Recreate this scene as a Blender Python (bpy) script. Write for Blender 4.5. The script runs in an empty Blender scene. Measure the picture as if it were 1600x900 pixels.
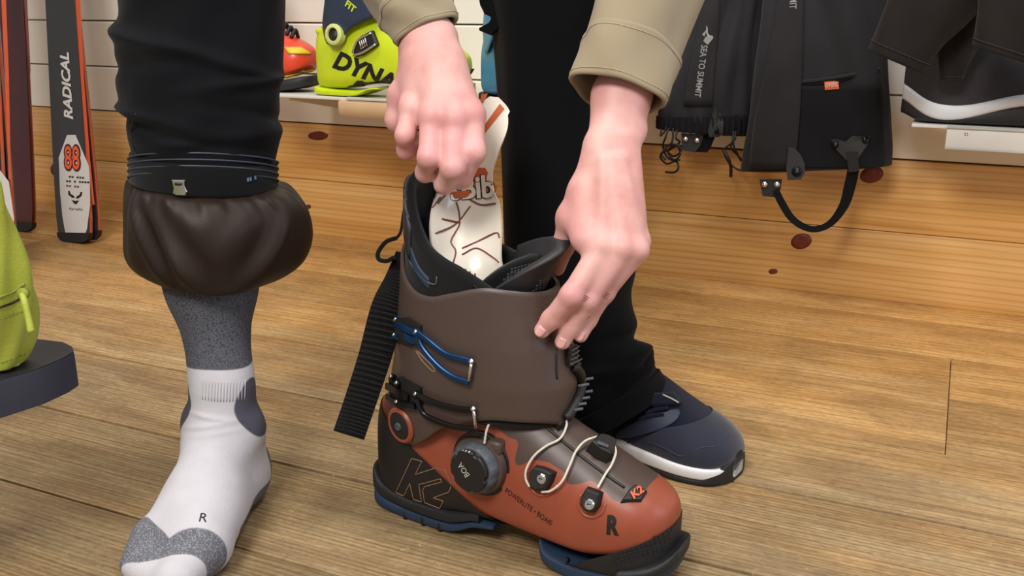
import bpy, bmesh, math, random
import numpy as np
from mathutils import Vector, Matrix
from mathutils.bvhtree import BVHTree

random.seed(7)
rng = np.random.default_rng(7)
scene = bpy.context.scene
COL = scene.collection

# ------------------------------------------------------------------ camera
FPX = 1500.0                      # focal length in pixels of the 1600x900 frame
CAM_H = 0.559
PITCH = math.atan(447 / FPX)
YAW = math.pi / 2 - math.atan(3400 * math.cos(PITCH) / FPX)
CAM = np.array([0.0, 0.0, CAM_H])
FWD = np.array([-math.sin(YAW) * math.cos(PITCH), math.cos(YAW) * math.cos(PITCH), -math.sin(PITCH)])
RGT = np.array([math.cos(YAW), math.sin(YAW), 0.0])
UPV = np.cross(RGT, FWD)
cam_d = bpy.data.cameras.new('camera')
cam_d.sensor_width = 36.0
cam_d.lens = 36.0 * FPX / 1600.0
cam_d.clip_start = 0.02
cam_o = bpy.data.objects.new('camera', cam_d)
COL.objects.link(cam_o)
cam_o.location = CAM
cam_o.rotation_euler = (math.pi / 2 - PITCH, 0, YAW)
scene.camera = cam_o

# ------------------------------------------------------------------ light
world = bpy.data.worlds.new('shop_ambient')
scene.world = world
world.use_nodes = True
wb = world.node_tree.nodes['Background']
wb.inputs['Color'].default_value = (1.0, 0.95, 0.91, 1)
wb.inputs['Strength'].default_value = 0.30


def area(name, loc, target, size, power, color):
    d = bpy.data.lights.new(name, 'AREA')
    d.shape = 'RECTANGLE'
    d.size, d.size_y = size
    d.energy = power
    d.color = color
    o = bpy.data.objects.new(name, d)
    COL.objects.link(o)
    o.location = loc
    o.rotation_euler = (Vector(target) - Vector(loc)).to_track_quat('-Z', 'Y').to_euler()
    return o


area('ceiling_lamp', (-1.15, 0.75, 2.7), (-0.8, 1.2, 0.0), (0.5, 0.5), 20, (1.0, 0.93, 0.85))
area('ceiling_lamp', (0.55, 0.55, 2.7), (0.1, 1.2, 0.0), (0.5, 0.5), 20, (1.0, 0.94, 0.87))
area('ceiling_lamp', (-0.35, -1.1, 2.2), (-0.5, 0.9, 0.3), (1.0, 0.7), 54, (1.0, 0.95, 0.91))
area('window_daylight', (2.1, 0.7, 1.3), (-0.3, 1.3, 0.4), (0.9, 1.2), 16, (0.74, 0.82, 1.0))
scene.view_settings.view_transform = 'Standard'
scene.view_settings.look = 'None'
scene.view_settings.gamma = 1.0
scene.view_settings.use_curve_mapping = False
scene.view_settings.exposure = 0.28


# ------------------------------------------------------------------ pixel helpers
def ray(x, y):
    d = FWD + RGT * (x - 800) / FPX - UPV * (y - 450) / FPX
    return d / np.linalg.norm(d)


def at(x, y, depth):              # point seen at a pixel, at a distance along the view axis
    return CAM + (FWD + RGT * (x - 800) / FPX - UPV * (y - 450) / FPX) * depth


def gnd(x, y, z=0.0):
    d = ray(x, y)
    return CAM + d * ((z - CAM_H) / d[2])


def onY(x, y, Y):
    d = ray(x, y)
    return CAM + d * (Y / d[1])


def onplane(x, y, p, n):
    d = ray(x, y)
    return CAM + d * (np.dot(np.asarray(p) - CAM, n) / np.dot(d, n))


def nrm(v):
    v = np.asarray(v, float)
    return v / (np.linalg.norm(v) + 1e-12)


def V3(*a):
    return np.array(a, float)


# ------------------------------------------------------------------ materials
def lin(c):
    if isinstance(c, str):
        c = c.lstrip('#')
        c = [int(c[i:i + 2], 16) / 255 for i in (0, 2, 4)]
    return tuple((x / 12.92 if x <= 0.04045 else ((x + 0.055) / 1.055) ** 2.4) for x in c[:3]) + (1.0,)


class NT:
    def __init__(self, name):
        self.m = bpy.data.materials.new(name)
        self.m.use_nodes = True
        self.t = self.m.node_tree
        self.b = self.t.nodes['Principled BSDF']

    def n(self, typ, **kw):
        nd = self.t.nodes.new('ShaderNode' + typ)
        for k, v in kw.items():
            if k in nd.inputs:
                nd.inputs[k].default_value = v
            else:
                setattr(nd, k, v)
        return nd

    def l(self, a, b):
        self.t.links.new(a, b)

    def coords(self, scale=(1, 1, 1), kind='Object', rnd=False):
        tc = self.n('TexCoord')
        mp = self.n('Mapping')
        mp.inputs['Scale'].default_value = scale
        src = tc.outputs[kind]
        if rnd:
            oi = self.n('ObjectInfo')
            va = self.n('VectorMath', operation='MULTIPLY')
            va.inputs[1].default_value = (17.3, 9.1, 5.7)
            self.l(oi.outputs['Random'], va.inputs[0])
            ad = self.n('VectorMath', operation='ADD')
            self.l(src, ad.inputs[0])
            self.l(va.outputs[0], ad.inputs[1])
            src = ad.outputs[0]
        self.l(src, mp.inputs['Vector'])
        return mp.outputs['Vector']

    def ramp(self, src, stops, interp='LINEAR'):
        r = self.n('ValToRGB')
        r.color_ramp.interpolation = interp
        e = r.color_ramp.elements
        while len(e) < len(stops):
            e.new(0.5)
        for i, (p, c) in enumerate(stops):
            e[i].position = p
            e[i].color = c
        self.l(src, r.inputs['Fac'])
        return r.outputs['Color']

    def mix(self, fac, a, b, mode='MIX'):
        m = self.n('Mix', data_type='RGBA', blend_type=mode)
        for s, v in ((m.inputs[0], fac), (m.inputs[6], a), (m.inputs[7], b)):
            if hasattr(v, 'is_linked') or hasattr(v, 'links'):
                self.l(v, s)
            else:
                s.default_value = v
        return m.outputs[2]

    def bump(self, src, strength, dist=0.001):
        b = self.n('Bump')
        b.inputs['Strength'].default_value = strength
        b.inputs['Distance'].default_value = dist
        self.l(src, b.inputs['Height'])
        self.l(b.outputs['Normal'], self.b.inputs['Normal'])


def mat(name, col, rough=0.5, metal=0.0, var=0.12, vscale=30, bump=0.0, bscale=400, bstretch=(1, 1, 1),
        coat=0.0, sheen=0.0, spec=0.5, sss=0.0, col2=None):
    """plain procedural material: noise-varied colour with fine relief"""
    N = NT(name)
    c = lin(col)
    v = N.coords()
    nz = N.n('TexNoise', Scale=vscale, Detail=4.0, Roughness=0.6)
    N.l(v, nz.inputs['Vector'])
    if col2 is None:
        a = tuple(x * (1 - var) for x in c[:3]) + (1,)
        b = tuple(min(1, x * (1 + var)) for x in c[:3]) + (1,)
    else:
        a, b = c, lin(col2)
    cc = N.ramp(nz.outputs['Fac'], [(0.3, a), (0.7, b)])
    N.l(cc, N.b.inputs['Base Color'])
    N.b.inputs['Roughness'].default_value = rough
    N.b.inputs['Metallic'].default_value = metal
    N.b.inputs['Coat Weight'].default_value = coat
    N.b.inputs['Sheen Weight'].default_value = sheen
    N.b.inputs['Specular IOR Level'].default_value = spec
    if sss:
        N.b.inputs['Subsurface Weight'].default_value = sss
        N.b.inputs['Subsurface Radius'].default_value = (0.012, 0.005, 0.003)
        N.b.inputs['Subsurface Scale'].default_value = 0.6
    if bump:
        v2 = N.coords(bstretch)
        n2 = N.n('TexNoise', Scale=bscale, Detail=3.0)
        N.l(v2, n2.inputs['Vector'])
        N.bump(n2.outputs['Fac'], bump)
    return N.m


def weave(name, col, scale=900, rough=0.8, bump=0.4, sheen=0.1, stretch=(1, 1, 1), var=0.15, fleck=None, spec=0.12):
    """cloth: fine thread relief over a slightly mottled colour"""
    N = NT(name)
    c = lin(col)
    v = N.coords(stretch)
    nz = N.n('TexNoise', Scale=14.0, Detail=5.0)
    N.l(v, nz.inputs['Vector'])
    cc = N.ramp(nz.outputs['Fac'], [(0.3, tuple(x * (1 - var) for x in c[:3]) + (1,)), (0.7, tuple(min(1, x * (1 + var)) for x in c[:3]) + (1,))])
    w1 = N.n('TexWave', Scale=scale / 2.5, Distortion=0.6)
    w1.bands_direction = 'DIAGONAL'
    N.l(v, w1.inputs['Vector'])
    fn = N.n('TexNoise', Scale=float(scale), Detail=2.0)
    N.l(v, fn.inputs['Vector'])
    if fleck:
        f = N.ramp(fn.outputs['Fac'], [(0.52, (0, 0, 0, 1)), (0.62, (1, 1, 1, 1))])
        cc = N.mix(f, cc, lin(fleck))
    N.l(cc, N.b.inputs['Base Color'])
    N.b.inputs['Roughness'].default_value = rough
    N.b.inputs['Sheen Weight'].default_value = sheen
    N.b.inputs['Specular IOR Level'].default_value = spec
    ad = N.n('Math', operation='ADD')
    N.l(w1.outputs['Fac'], ad.inputs[0])
    N.l(fn.outputs['Fac'], ad.inputs[1])
    N.bump(ad.outputs[0], bump, 0.0006)
    return N.m


# ------------------------------------------------------------------ mesh helpers
def tag(o, label=None, cat=None, group=None, kind=None):
    if label: o['label'] = label
    if cat: o['category'] = cat
    if group: o['group'] = group
    if kind: o['kind'] = kind
    return o


def thing(name, loc, label, cat, group=None):
    o = bpy.data.objects.new(name, None)
    o.empty_display_size = 0.05
    COL.objects.link(o)
    o.location = loc
    return tag(o, label, cat, group)


def rootloc(p):
    l = V3(0, 0, 0)
    while p is not None:
        l = l + np.array(p.location)
        p = p.parent
    return l


def obj(name, verts, faces, m, parent=None, smooth=True, label=None, attrs=None, loc=None):
    """world-space verts -> ONE mesh object, parented without moving it"""
    verts = np.asarray(verts, float)
    base = rootloc(parent)
    own = V3(0, 0, 0)
    if parent is None:
        own = np.asarray(loc, float) if loc is not None else V3(verts[:, 0].mean(), verts[:, 1].mean(), verts[:, 2].min())
    me = bpy.data.meshes.new(name)
    me.from_pydata((verts - base - own).tolist(), [], [tuple(int(i) for i in f) for f in faces])
    me.update()
    if smooth is True:
        me.shade_smooth()
    elif smooth:
        me.shade_smooth()
        me.set_sharp_from_angle(angle=math.radians(smooth))
    if attrs:
        for k, a in attrs.items():
            at_ = me.attributes.new(k, 'FLOAT', 'POINT')
            at_.data.foreach_set('value', np.asarray(a, np.float32))
    if m is not None:
        for mm in (m if isinstance(m, (list, tuple)) else [m]):
            me.materials.append(mm)
    o = bpy.data.objects.new(name, me)
    COL.objects.link(o)
    o.location = own
    if parent is not None:
        o.parent = parent
    if label: o['label'] = label
    return o


def bvh_of(verts, faces):
    return BVHTree.FromPolygons([tuple(v) for v in np.asarray(verts).tolist()], [tuple(int(i) for i in f) for f in faces])


def hit(px, py, bvh, off=0.0):
    d = ray(px, py)
    p, n, i, dist = bvh.ray_cast(Vector(CAM), Vector(d))
    if p is None:
        t = 0.95
        for _ in range(6):          # just off the edge: nearest point to the sight line
            p, n, i, dist = bvh.find_nearest(Vector(CAM + d * t))
            t = float((np.array(p) - CAM) @ d)
    n = np.array(n)
    if n @ d > 0: n = -n
    return np.array(p) + n * off, n


def join(*parts):
    vs, fs, k = [], [], 0
    for v, f in parts:
        vs.append(np.asarray(v, float))
        fs += [tuple(int(i) + k for i in q) for q in f]
        k += len(v)
    return np.concatenate(vs), fs


def loft(rings, cap=True, closed=True):
    R = np.asarray(rings, float)
    n, m = R.shape[:2]
    v = R.reshape(-1, 3)
    f = []
    mm = m if closed else m - 1
    for i in range(n - 1):
        for j in range(mm):
            a, b = i * m + j, i * m + (j + 1) % m
            f.append((a, b, b + m, a + m))
    if cap and closed:
        f.append(tuple(range(m - 1, -1, -1)))
        f.append(tuple(range((n - 1) * m, n * m)))
    return v, f


def cr(pts, n):
    """Catmull-Rom through points, n samples"""
    P = np.asarray(pts, float)
    if P.ndim == 1: P = P[:, None]
    k = len(P)
    if k == 2:
        t = np.linspace(0, 1, n)[:, None]
        return P[0] * (1 - t) + P[1] * t
    Q = np.vstack([2 * P[0] - P[1], P, 2 * P[-1] - P[-2]])
    out = []
    for s in np.linspace(0, k - 1, n):
        i = min(int(s), k - 2)
        t = s - i
        a, b, c, d = Q[i], Q[i + 1], Q[i + 2], Q[i + 3]
        out.append(0.5 * ((2 * b) + (c - a) * t + (2 * a - 5 * b + 4 * c - d) * t * t + (3 * b - a - 3 * c + d) * t ** 3))
    return np.array(out)


def frames(P, hint=None):
    P = np.asarray(P, float)
    T = np.gradient(P, axis=0)
    T /= np.linalg.norm(T, axis=1)[:, None] + 1e-12
    h = nrm(hint) if hint is not None else (V3(0, 0, 1) if abs(T[0][2]) < 0.9 else V3(1, 0, 0))
    A, B = [], []
    for t in T:
        a = h - t * (h @ t)
        a = nrm(a)
        A.append(a)
        B.append(np.cross(t, a))
        if hint is None: h = a
    return T, np.array(A), np.array(B)


def tube(P, r, sides=10, n=None, cap=True):
    P = np.asarray(P, float)
    if n: P = cr(P, n)
    r = np.broadcast_to(np.asarray(r, float) if np.ndim(r) else np.full(len(P), r), (len(P),)) if np.ndim(r) == 0 or len(r) == len(P) else cr(r, len(P))[:, 0]
    T, A, B = frames(P)
    th = np.linspace(0, 2 * math.pi, sides, endpoint=False)
    rings = [p + rr * (np.cos(th)[:, None] * a + np.sin(th)[:, None] * b) for p, rr, a, b in zip(P, r, A, B)]
    return loft(rings, cap)


def strap(P, Nn, width, thick, n=None, prof=None):
    """flat band along P; Nn = outward normal(s); width may vary"""
    P = np.asarray(P, float)
    Nn = np.asarray(Nn, float)
    if Nn.ndim == 1: Nn = np.repeat(Nn[None], len(P), 0)
    if n:
        P2 = cr(P, n)
        Nn = cr(Nn, n)
        width = cr(width, n)[:, 0] if np.ndim(width) else np.full(n, width)
        P = P2
    else:
        width = np.asarray(width, float) if np.ndim(width) else np.full(len(P), width)
    T = np.gradient(P, axis=0)
    rings = []
    for p, t, nn, w in zip(P, T, Nn, width):
        t = nrm(t)
        nn = nrm(nn - t * (nn @ t))
        s = np.cross(t, nn)
        h, b = w / 2, thick / 2
        e = min(b, h) * 0.5
        rings.append([p + s * x + nn * y for x, y in ((-h + e, -b), (h - e, -b), (h, -b + e), (h, b - e), (h - e, b), (-h + e, b), (-h, b - e), (-h, -b + e))])
    return loft(rings)


def box(c, sx, sy, sz, bev=0.0, R=None):
    """bevelled box centred at c; R = 3 axes rows"""
    bm = bmesh.new()
    bmesh.ops.create_cube(bm, size=1.0)
    for v in bm.verts:
        v.co = Vector((v.co.x * sx, v.co.y * sy, v.co.z * sz))
    if bev:
        bmesh.ops.bevel(bm, geom=bm.edges[:], offset=bev, segments=2, affect='EDGES', profile=0.5)
    bm.verts.index_update()
    v = np.array([list(x.co) for x in bm.verts])
    f = [tuple(x.index for x in q.verts) for q in bm.faces]
    bm.free()
    if R is not None:
        v = v @ np.asarray(R)
    return v + np.asarray(c), f


def prism(poly, c, X, Y, Z, h, bev=0.0, top=1.0):
    """2D polygon (CCW) extruded along Z by h from c; bev chamfers the top, top scales it"""
    poly = np.asarray(poly, float)
    cen = poly.mean(0)
    lv = [(poly, 0.0)]
    if bev:
        d = np.linalg.norm(poly - cen, axis=1).mean()
        lv += [(cen + (poly - cen) * top, h - bev), (cen + (poly - cen) * (top - bev / d), h)]
    else:
        lv += [(cen + (poly - cen) * top, h)]
    rings = [[np.asarray(c) + np.asarray(X) * p[0] + np.asarray(Y) * p[1] + np.asarray(Z) * z for p in q] for q, z in lv]
    return loft(rings)


def lathe(prof, c, axis, seg=40, X=None):
    axis = nrm(axis)
    a = nrm(np.cross(axis, V3(0, 0, 1) if abs(axis[2]) < 0.9 else V3(1, 0, 0))) if X is None else nrm(X)
    b = np.cross(axis, a)
    th = np.linspace(0, 2 * math.pi, seg, endpoint=False)
    rings = [np.asarray(c) + axis * z + r * (np.cos(th)[:, None] * a + np.sin(th)[:, None] * b) for r, z in prof]
    return loft(rings)


def basis(n, up=(0, 0, 1)):
    n = nrm(n)
    x = nrm(np.cross(np.asarray(up, float), n))
    return x, np.cross(n, x), n


def patch(rows, bvh, off, thick, nu=10, nv=14, lift=None):
    """cloth/plastic panel laid on a surface: rows = (y, x_left, x_right) in the photo, dropped on the bvh"""
    R = np.asarray(rows, float)
    G = cr(R, nv)
    P, Nn = [], []
    for y, xl, xr in G:
        for x in np.linspace(xl, xr, nu):
            p, n = hit(x, y, bvh)
            P.append(p)
            Nn.append(n)
    return shell_grid(np.array(P), np.array(Nn), nv, nu, off, thick)


def shell_grid(P, Nn, nv, nu, off, thick):
    N2 = Nn.reshape(nv, nu, 3).copy()
    for _ in range(3):
        Q = np.pad(N2, ((1, 1), (1, 1), (0, 0)), mode='edge')
        N2 = (Q[1:-1, 1:-1] * 2 + Q[:-2, 1:-1] + Q[2:, 1:-1] + Q[1:-1, :-2] + Q[1:-1, 2:]) / 6
    N2 = N2.reshape(-1, 3)
    N2 /= np.linalg.norm(N2, axis=1)[:, None] + 1e-12
    A = P + N2 * (off + thick)
    B = P + N2 * (off - 0.0006)
    k = nv * nu
    f = []
    for i in range(nv - 1):
        for j in range(nu - 1):
            a = i * nu + j
            f.append((a, a + nu, a + nu + 1, a + 1))
            f.append((a + k, a + 1 + k, a + nu + 1 + k, a + nu + k))
    edge = [i for i in range(nu)] + [i * nu + nu - 1 for i in range(1, nv)] + [(nv - 1) * nu + j for j in range(nu - 2, -1, -1)] + [i * nu for i in range(nv - 2, 0, -1)]
    for a, b in zip(edge, edge[1:] + edge[:1]):
        f.append((a, b, b + k, a + k))
    return np.vstack([A, B]), f


def poly_on(px, bvh, off, thick, X=None):
    """convex-ish polygon given in photo pixels laid on a surface as a thin raised plate"""
    c = np.mean(px, axis=0)
    pc, nc = hit(c[0], c[1], bvh)
    nc = nrm(nc + 0.3 * np.mean([hit(x, y, bvh)[1] for x, y in px], axis=0) - 0.15 * FWD)
    top, bot = [], []
    for x, y in px:
        q = bvh.ray_cast(Vector(CAM), Vector(ray(x, y)))[0]
        q = np.array(q) if q is not None and np.linalg.norm(np.array(q) - pc) < 0.08 else onplane(x, y, pc, nc)
        top.append(q + nc * (off + thick))
        bot.append(q + nc * (off - 0.001))
    m = len(px)
    v = top + bot + [pc + nc * (off + thick)]
    f = [(j, (j + 1) % m, 2 * m) for j in range(m)] + [(j, j + m, (j + 1) % m + m, (j + 1) % m) for j in range(m)]
    return fix_out(np.array(v), f, nc)


def fix_out(v, f, n=None):
    bm = bmesh.new()
    vs = [bm.verts.new(x) for x in v]
    for q in f:
        try: bm.faces.new([vs[i] for i in q])
        except ValueError: pass
    bmesh.ops.recalc_face_normals(bm, faces=bm.faces[:])
    bm.verts.index_update()
    out = [tuple(x.index for x in q.verts) for q in bm.faces]
    bm.free()
    return v, out


def line_on(pts, bvh, off, r, n=None, sides=6, closed=False):
    if closed: pts = list(pts) + [pts[0]]
    if n is None:
        q = [pts[0]]
        for a, b in zip(pts, pts[1:]):
            k = max(1, int(math.hypot(b[0] - a[0], b[1] - a[1]) / 3))
            q += [(a[0] + (b[0] - a[0]) * i / k, a[1] + (b[1] - a[1]) * i / k) for i in range(1, k + 1)]
        pts = q
    P = np.array([hit(x, y, bvh, off)[0] for x, y in pts])
    return tube(P, r, sides, n)


_txt = {}


def text_mesh(s, shear=0.0, bold=0.0, space=1.0):
    key = (s, shear, bold, space)
    if key not in _txt:
        cu = bpy.data.curves.new('lettering', 'FONT')
        cu.body = s
        cu.shear = shear
        cu.offset = bold
        cu.space_character = space
        cu.align_x = 'CENTER'
        cu.align_y = 'CENTER'
        cu.resolution_u = 3
        o = bpy.data.objects.new('lettering', cu)
        COL.objects.link(o)
        bpy.context.view_layer.update()
        me = bpy.data.meshes.new_from_object(o.evaluated_get(bpy.context.evaluated_depsgraph_get()))
        bm = bmesh.new()
        bm.from_mesh(me)
        bmesh.ops.triangulate(bm, faces=bm.faces[:])
        for _ in range(2):
            bmesh.ops.subdivide_edges(bm, edges=[e for e in bm.edges if e.calc_length() > 0.14], cuts=1)
            bmesh.ops.triangulate(bm, faces=bm.faces[:])
        bm.verts.index_update()
        v = np.array([list(x.co) for x in bm.verts])
        f = [tuple(x.index for x in q.verts) for q in bm.faces]
        bm.free()
        bpy.data.objects.remove(o)
        bpy.data.curves.remove(cu)
        bpy.data.meshes.remove(me)
        c = (v.min(0) + v.max(0)) / 2
        v = v - c
        sz = v.max(0) - v.min(0)
        _txt[key] = (v[:, :2], f, sz)
    return _txt[key]


def text_on(s, p0, p1, height, bvh, off=0.0004, shear=0.0, bold=0.0, space=1.0):
    """lettering running from pixel p0 to p1 (baseline mid-line), printed on the surface"""
    v, f, sz = text_mesh(s, shear, bold, space)
    c = (np.array(p0, float) + p1) / 2
    pc, nc = hit(c[0], c[1], bvh)
    A, B = onplane(p0[0], p0[1], pc, nc), onplane(p1[0], p1[1], pc, nc)
    X = nrm(B - A)
    Y = np.cross(nc, X)
    L = np.linalg.norm(B - A)
    out = []
    for x, y in v:
        p = pc + X * (x / sz[0] * L) + Y * (y / sz[1] * height)
        q, n, i, d = bvh.ray_cast(Vector(p + nc * 0.03), Vector(-nc))
        q = np.array(q) if q is not None and np.linalg.norm(np.array(q) - p) < 0.015 else p
        out.append(q + nc * off)
    return np.array(out), f


def text_flat(s, c, X, Y, L, height, **kw):
    v, f, sz = text_mesh(s, **kw)
    return np.array([np.asarray(c) + np.asarray(X) * (x / sz[0] * L) + np.asarray(Y) * (y / sz[1] * height) for x, y in v]), f


# ---- implicit bodies: rounded bones blended into one skin
class SDF:
    def __init__(self, lo, hi, h):
        self.lo, self.h = np.asarray(lo, float), h
        n = np.ceil((np.asarray(hi) - lo) / h).astype(int) + 1
        self.n = n
        self.F = np.full(tuple(n), 0.03)
        self.ax = [self.lo[i] + h * np.arange(n[i]) for i in range(3)]

    def _blk(self, lo, hi, pad=0.03):
        s = []
        for i in range(3):
            a = max(0, int((lo[i] - pad - self.lo[i]) / self.h))
            b = min(self.n[i], int((hi[i] + pad - self.lo[i]) / self.h) + 2)
            s.append(slice(a, b))
        g = np.stack(np.meshgrid(*[self.ax[i][s[i]] for i in range(3)], indexing='ij'), -1)
        return tuple(s), g

    def _un(self, s, d, k):
        f = self.F[s]
        if k > 0:
            h = np.maximum(k - np.abs(f - d), 0) / k
            self.F[s] = np.minimum(f, d) - h * h * k * 0.25
        else:
            self.F[s] = np.minimum(f, d)

    def cap(self, a, b, ra, rb, k=0.008):
        a, b = np.asarray(a, float), np.asarray(b, float)
        r = max(ra, rb)
        s, g = self._blk(np.minimum(a, b) - r, np.maximum(a, b) + r)
        if g.size == 0: return
        ab = b - a
        t = np.clip(((g - a) @ ab) / (ab @ ab + 1e-12), 0, 1)
        d = np.linalg.norm(g - a - t[..., None] * ab, axis=-1) - (ra + t * (rb - ra))
        self._un(s, d, k)

    def ball(self, c, r, k=0.008):
        self.cap(c, np.asarray(c) + 1e-6, r, r, k)

    def ell(self, c, rad, R, k=0.008, sub=False):
        c, rad, R = np.asarray(c, float), np.asarray(rad, float), np.asarray(R, float)
        m = rad.max()
        s, g = self._blk(c - m, c + m)
        if g.size == 0: return
        q = (g - c) @ R.T
        k0 = np.linalg.norm(q / rad, axis=-1)
        k1 = np.linalg.norm(q / rad ** 2, axis=-1) + 1e-9
        d = k0 * (k0 - 1) / k1
        if sub:
            f = self.F[s]
            d = -d
            h = np.maximum(k - np.abs(f - d), 0) / k
            self.F[s] = np.maximum(f, d) + h * h * k * 0.25
        else:
            self._un(s, d, k)

    def mesh(self):
        F, h = self.F, self.h
        nx, ny, nz = F.shape
        c = {(i, j, k): F[i:nx - 1 + i, j:ny - 1 + j, k:nz - 1 + k] for i in (0, 1) for j in (0, 1) for k in (0, 1)}
        cnt = sum((x < 0).astype(int) for x in c.values())
        mask = (cnt > 0) & (cnt < 8)
        cells = np.argwhere(mask)
        S = np.zeros((len(cells), 3))
        K = np.zeros(len(cells))
        cv = {k_: v[mask] for k_, v in c.items()}
        for a in cv:
            for axis in range(3):
                if a[axis] == 0:
                    b = list(a)
                    b[axis] = 1
                    b = tuple(b)
                    fa, fb = cv[a], cv[b]
                    x = (fa < 0) != (fb < 0)
                    t = np.where(x, fa / np.where(x, fa - fb, 1), 0)
                    p = np.array(a, float)[None] + 0 * S
                    p[:, axis] += t
                    S += p * x[:, None]
                    K += x
        verts = self.lo + h * (cells + S / K[:, None])
        vid = -np.ones(mask.shape, int)
        vid[mask] = np.arange(len(cells))
        faces = []
        ins = F < 0
        for axis in range(3):
            sl0 = [slice(1, n - 1) for n in F.shape]
            sl1 = list(sl0)
            sl0[axis] = slice(0, F.shape[axis] - 1)
            sl1[axis] = slice(1, F.shape[axis])
            A, B = ins[tuple(sl0)], ins[tuple(sl1)]
            e = np.argwhere(A != B)
            off = np.ones(3, int)
            off[axis] = 0
            e = e + off
            u, w = (axis + 1) % 3, (axis + 2) % 3
            du, dw = np.zeros(3, int), np.zeros(3, int)
            du[u] = 1
            dw[w] = 1
            q = [vid[tuple((e - x).T)] for x in (du + dw, dw, 0 * du, du)]
            fl = ins[tuple(e.T)]
            Q = np.stack(q, 1)
            Q[~fl] = Q[~fl][:, ::-1]
            faces.append(Q)
        Fc = np.concatenate(faces)
        Fc = Fc[(Fc >= 0).all(1)]
        return verts, Fc.tolist()


def superring(c, X, Z, hx, zt, zb, n=48, pt=2.2, pb=3.5, zc=0.0):
    """ring in plane X/Z: half width hx, top zt above zc, bottom zb below"""
    th = np.linspace(0, 2 * math.pi, n, endpoint=False)
    cs, sn = np.cos(th), np.sin(th)
    p = np.where(sn >= 0, pt, pb)
    x = hx * np.sign(cs) * np.abs(cs) ** (2 / p)
    z = np.where(sn >= 0, zt, zb) * np.sign(sn) * np.abs(sn) ** (2 / p)
    return np.asarray(c) + x[:, None] * np.asarray(X) + z[:, None] * np.asarray(Z)


def limb(ctrl, n=90, m=64, ratio=0.8, disp=None, tdir=None, xaxis=None):
    """fabric tube: ctrl = (x, y, depth, half width in px[, ratio]) along the limb; rings square to the path"""
    Cc = np.array([list(c) + [ratio] * (5 - len(c)) for c in ctrl], float)
    G = cr(Cc, n)
    P = np.array([at(x, y, d) for x, y, d, _, _ in G])
    R = G[:, 3] * G[:, 2] / FPX
    T = np.gradient(P, axis=0)
    th = np.linspace(0, 2 * math.pi, m, endpoint=False)
    rings = []
    for i in range(n):
        t = nrm(T[i]) if tdir is None else nrm(tdir)
        xa = RGT if xaxis is None else np.asarray(xaxis, float)
        x = nrm(xa - t * (xa @ t))
        y = np.cross(t, x)
        if y @ FWD > 0: y = -y          # y points to the viewer
        rr = np.ones(m)
        d = disp(th, i / (n - 1)) if disp else 0.0
        rings.append(P[i] + np.cos(th)[:, None] * x * (R[i] + d)[:, None] + np.sin(th)[:, None] * y * (R[i] * G[i, 4] + d)[:, None] if disp else
                     P[i] + np.cos(th)[:, None] * x * R[i] + np.sin(th)[:, None] * y * R[i] * G[i, 4])
    return np.array(rings)


def gau(x, c, s):
    return np.exp(-((x - c) / s) ** 2)


def adiff(a, b):
    return (a - b + math.pi) % (2 * math.pi) - math.pi


def polysdf(P, poly):
    """signed distance (negative inside) of 2D points to polygon"""
    P, poly = np.asarray(P, float), np.asarray(poly, float)
    d = np.full(len(P), 1e9)
    ins = np.zeros(len(P), bool)
    m = len(poly)
    for i in range(m):
        a, b = poly[i], poly[(i + 1) % m]
        ab = b - a
        t = np.clip(((P - a) @ ab) / (ab @ ab + 1e-12), 0, 1)
        d = np.minimum(d, np.linalg.norm(P - a - t[:, None] * ab, axis=1))
        c = (a[1] > P[:, 1]) != (b[1] > P[:, 1])
        with np.errstate(divide='ignore', invalid='ignore'):
            xx = (b[0] - a[0]) * (P[:, 1] - a[1]) / (b[1] - a[1]) + a[0]
        ins ^= c & (P[:, 0] < xx)
    return np.where(ins, -d, d)


def fold(rings, cap=False):
    v, f = loft(rings, cap)
    return v, f


def solid(rings, thick, closed=True):
    """open-ended tube with wall thickness (rim closed): outer rings + inner rings"""
    R = np.asarray(rings)
    n, m = R.shape[:2]
    c = R.mean(1, keepdims=True)
    d = R - c
    L = np.linalg.norm(d, axis=2, keepdims=True)
    inner = R - d / L * thick
    mid0 = (R[:1] * 0.5 + inner[:1] * 0.5)
    mid1 = (R[-1:] * 0.5 + inner[-1:] * 0.5)
    ax0 = nrm((R[0] - R[1]).mean(0)) * thick * 0.4
    ax1 = nrm((R[-1] - R[-2]).mean(0)) * thick * 0.4
    seq = np.concatenate([R, mid1 + ax1, inner[::-1], mid0 + ax0, R[:1]])
    v = seq[:-1].reshape(-1, 3)
    f = []
    k = len(seq) - 1
    for i in range(k):
        for j in range(m):
            a, b = i * m + j, i * m + (j + 1) % m
            i2 = (i + 1) % k
            f.append((a, b, i2 * m + (j + 1) % m, i2 * m + j))
    return v, f

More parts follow.
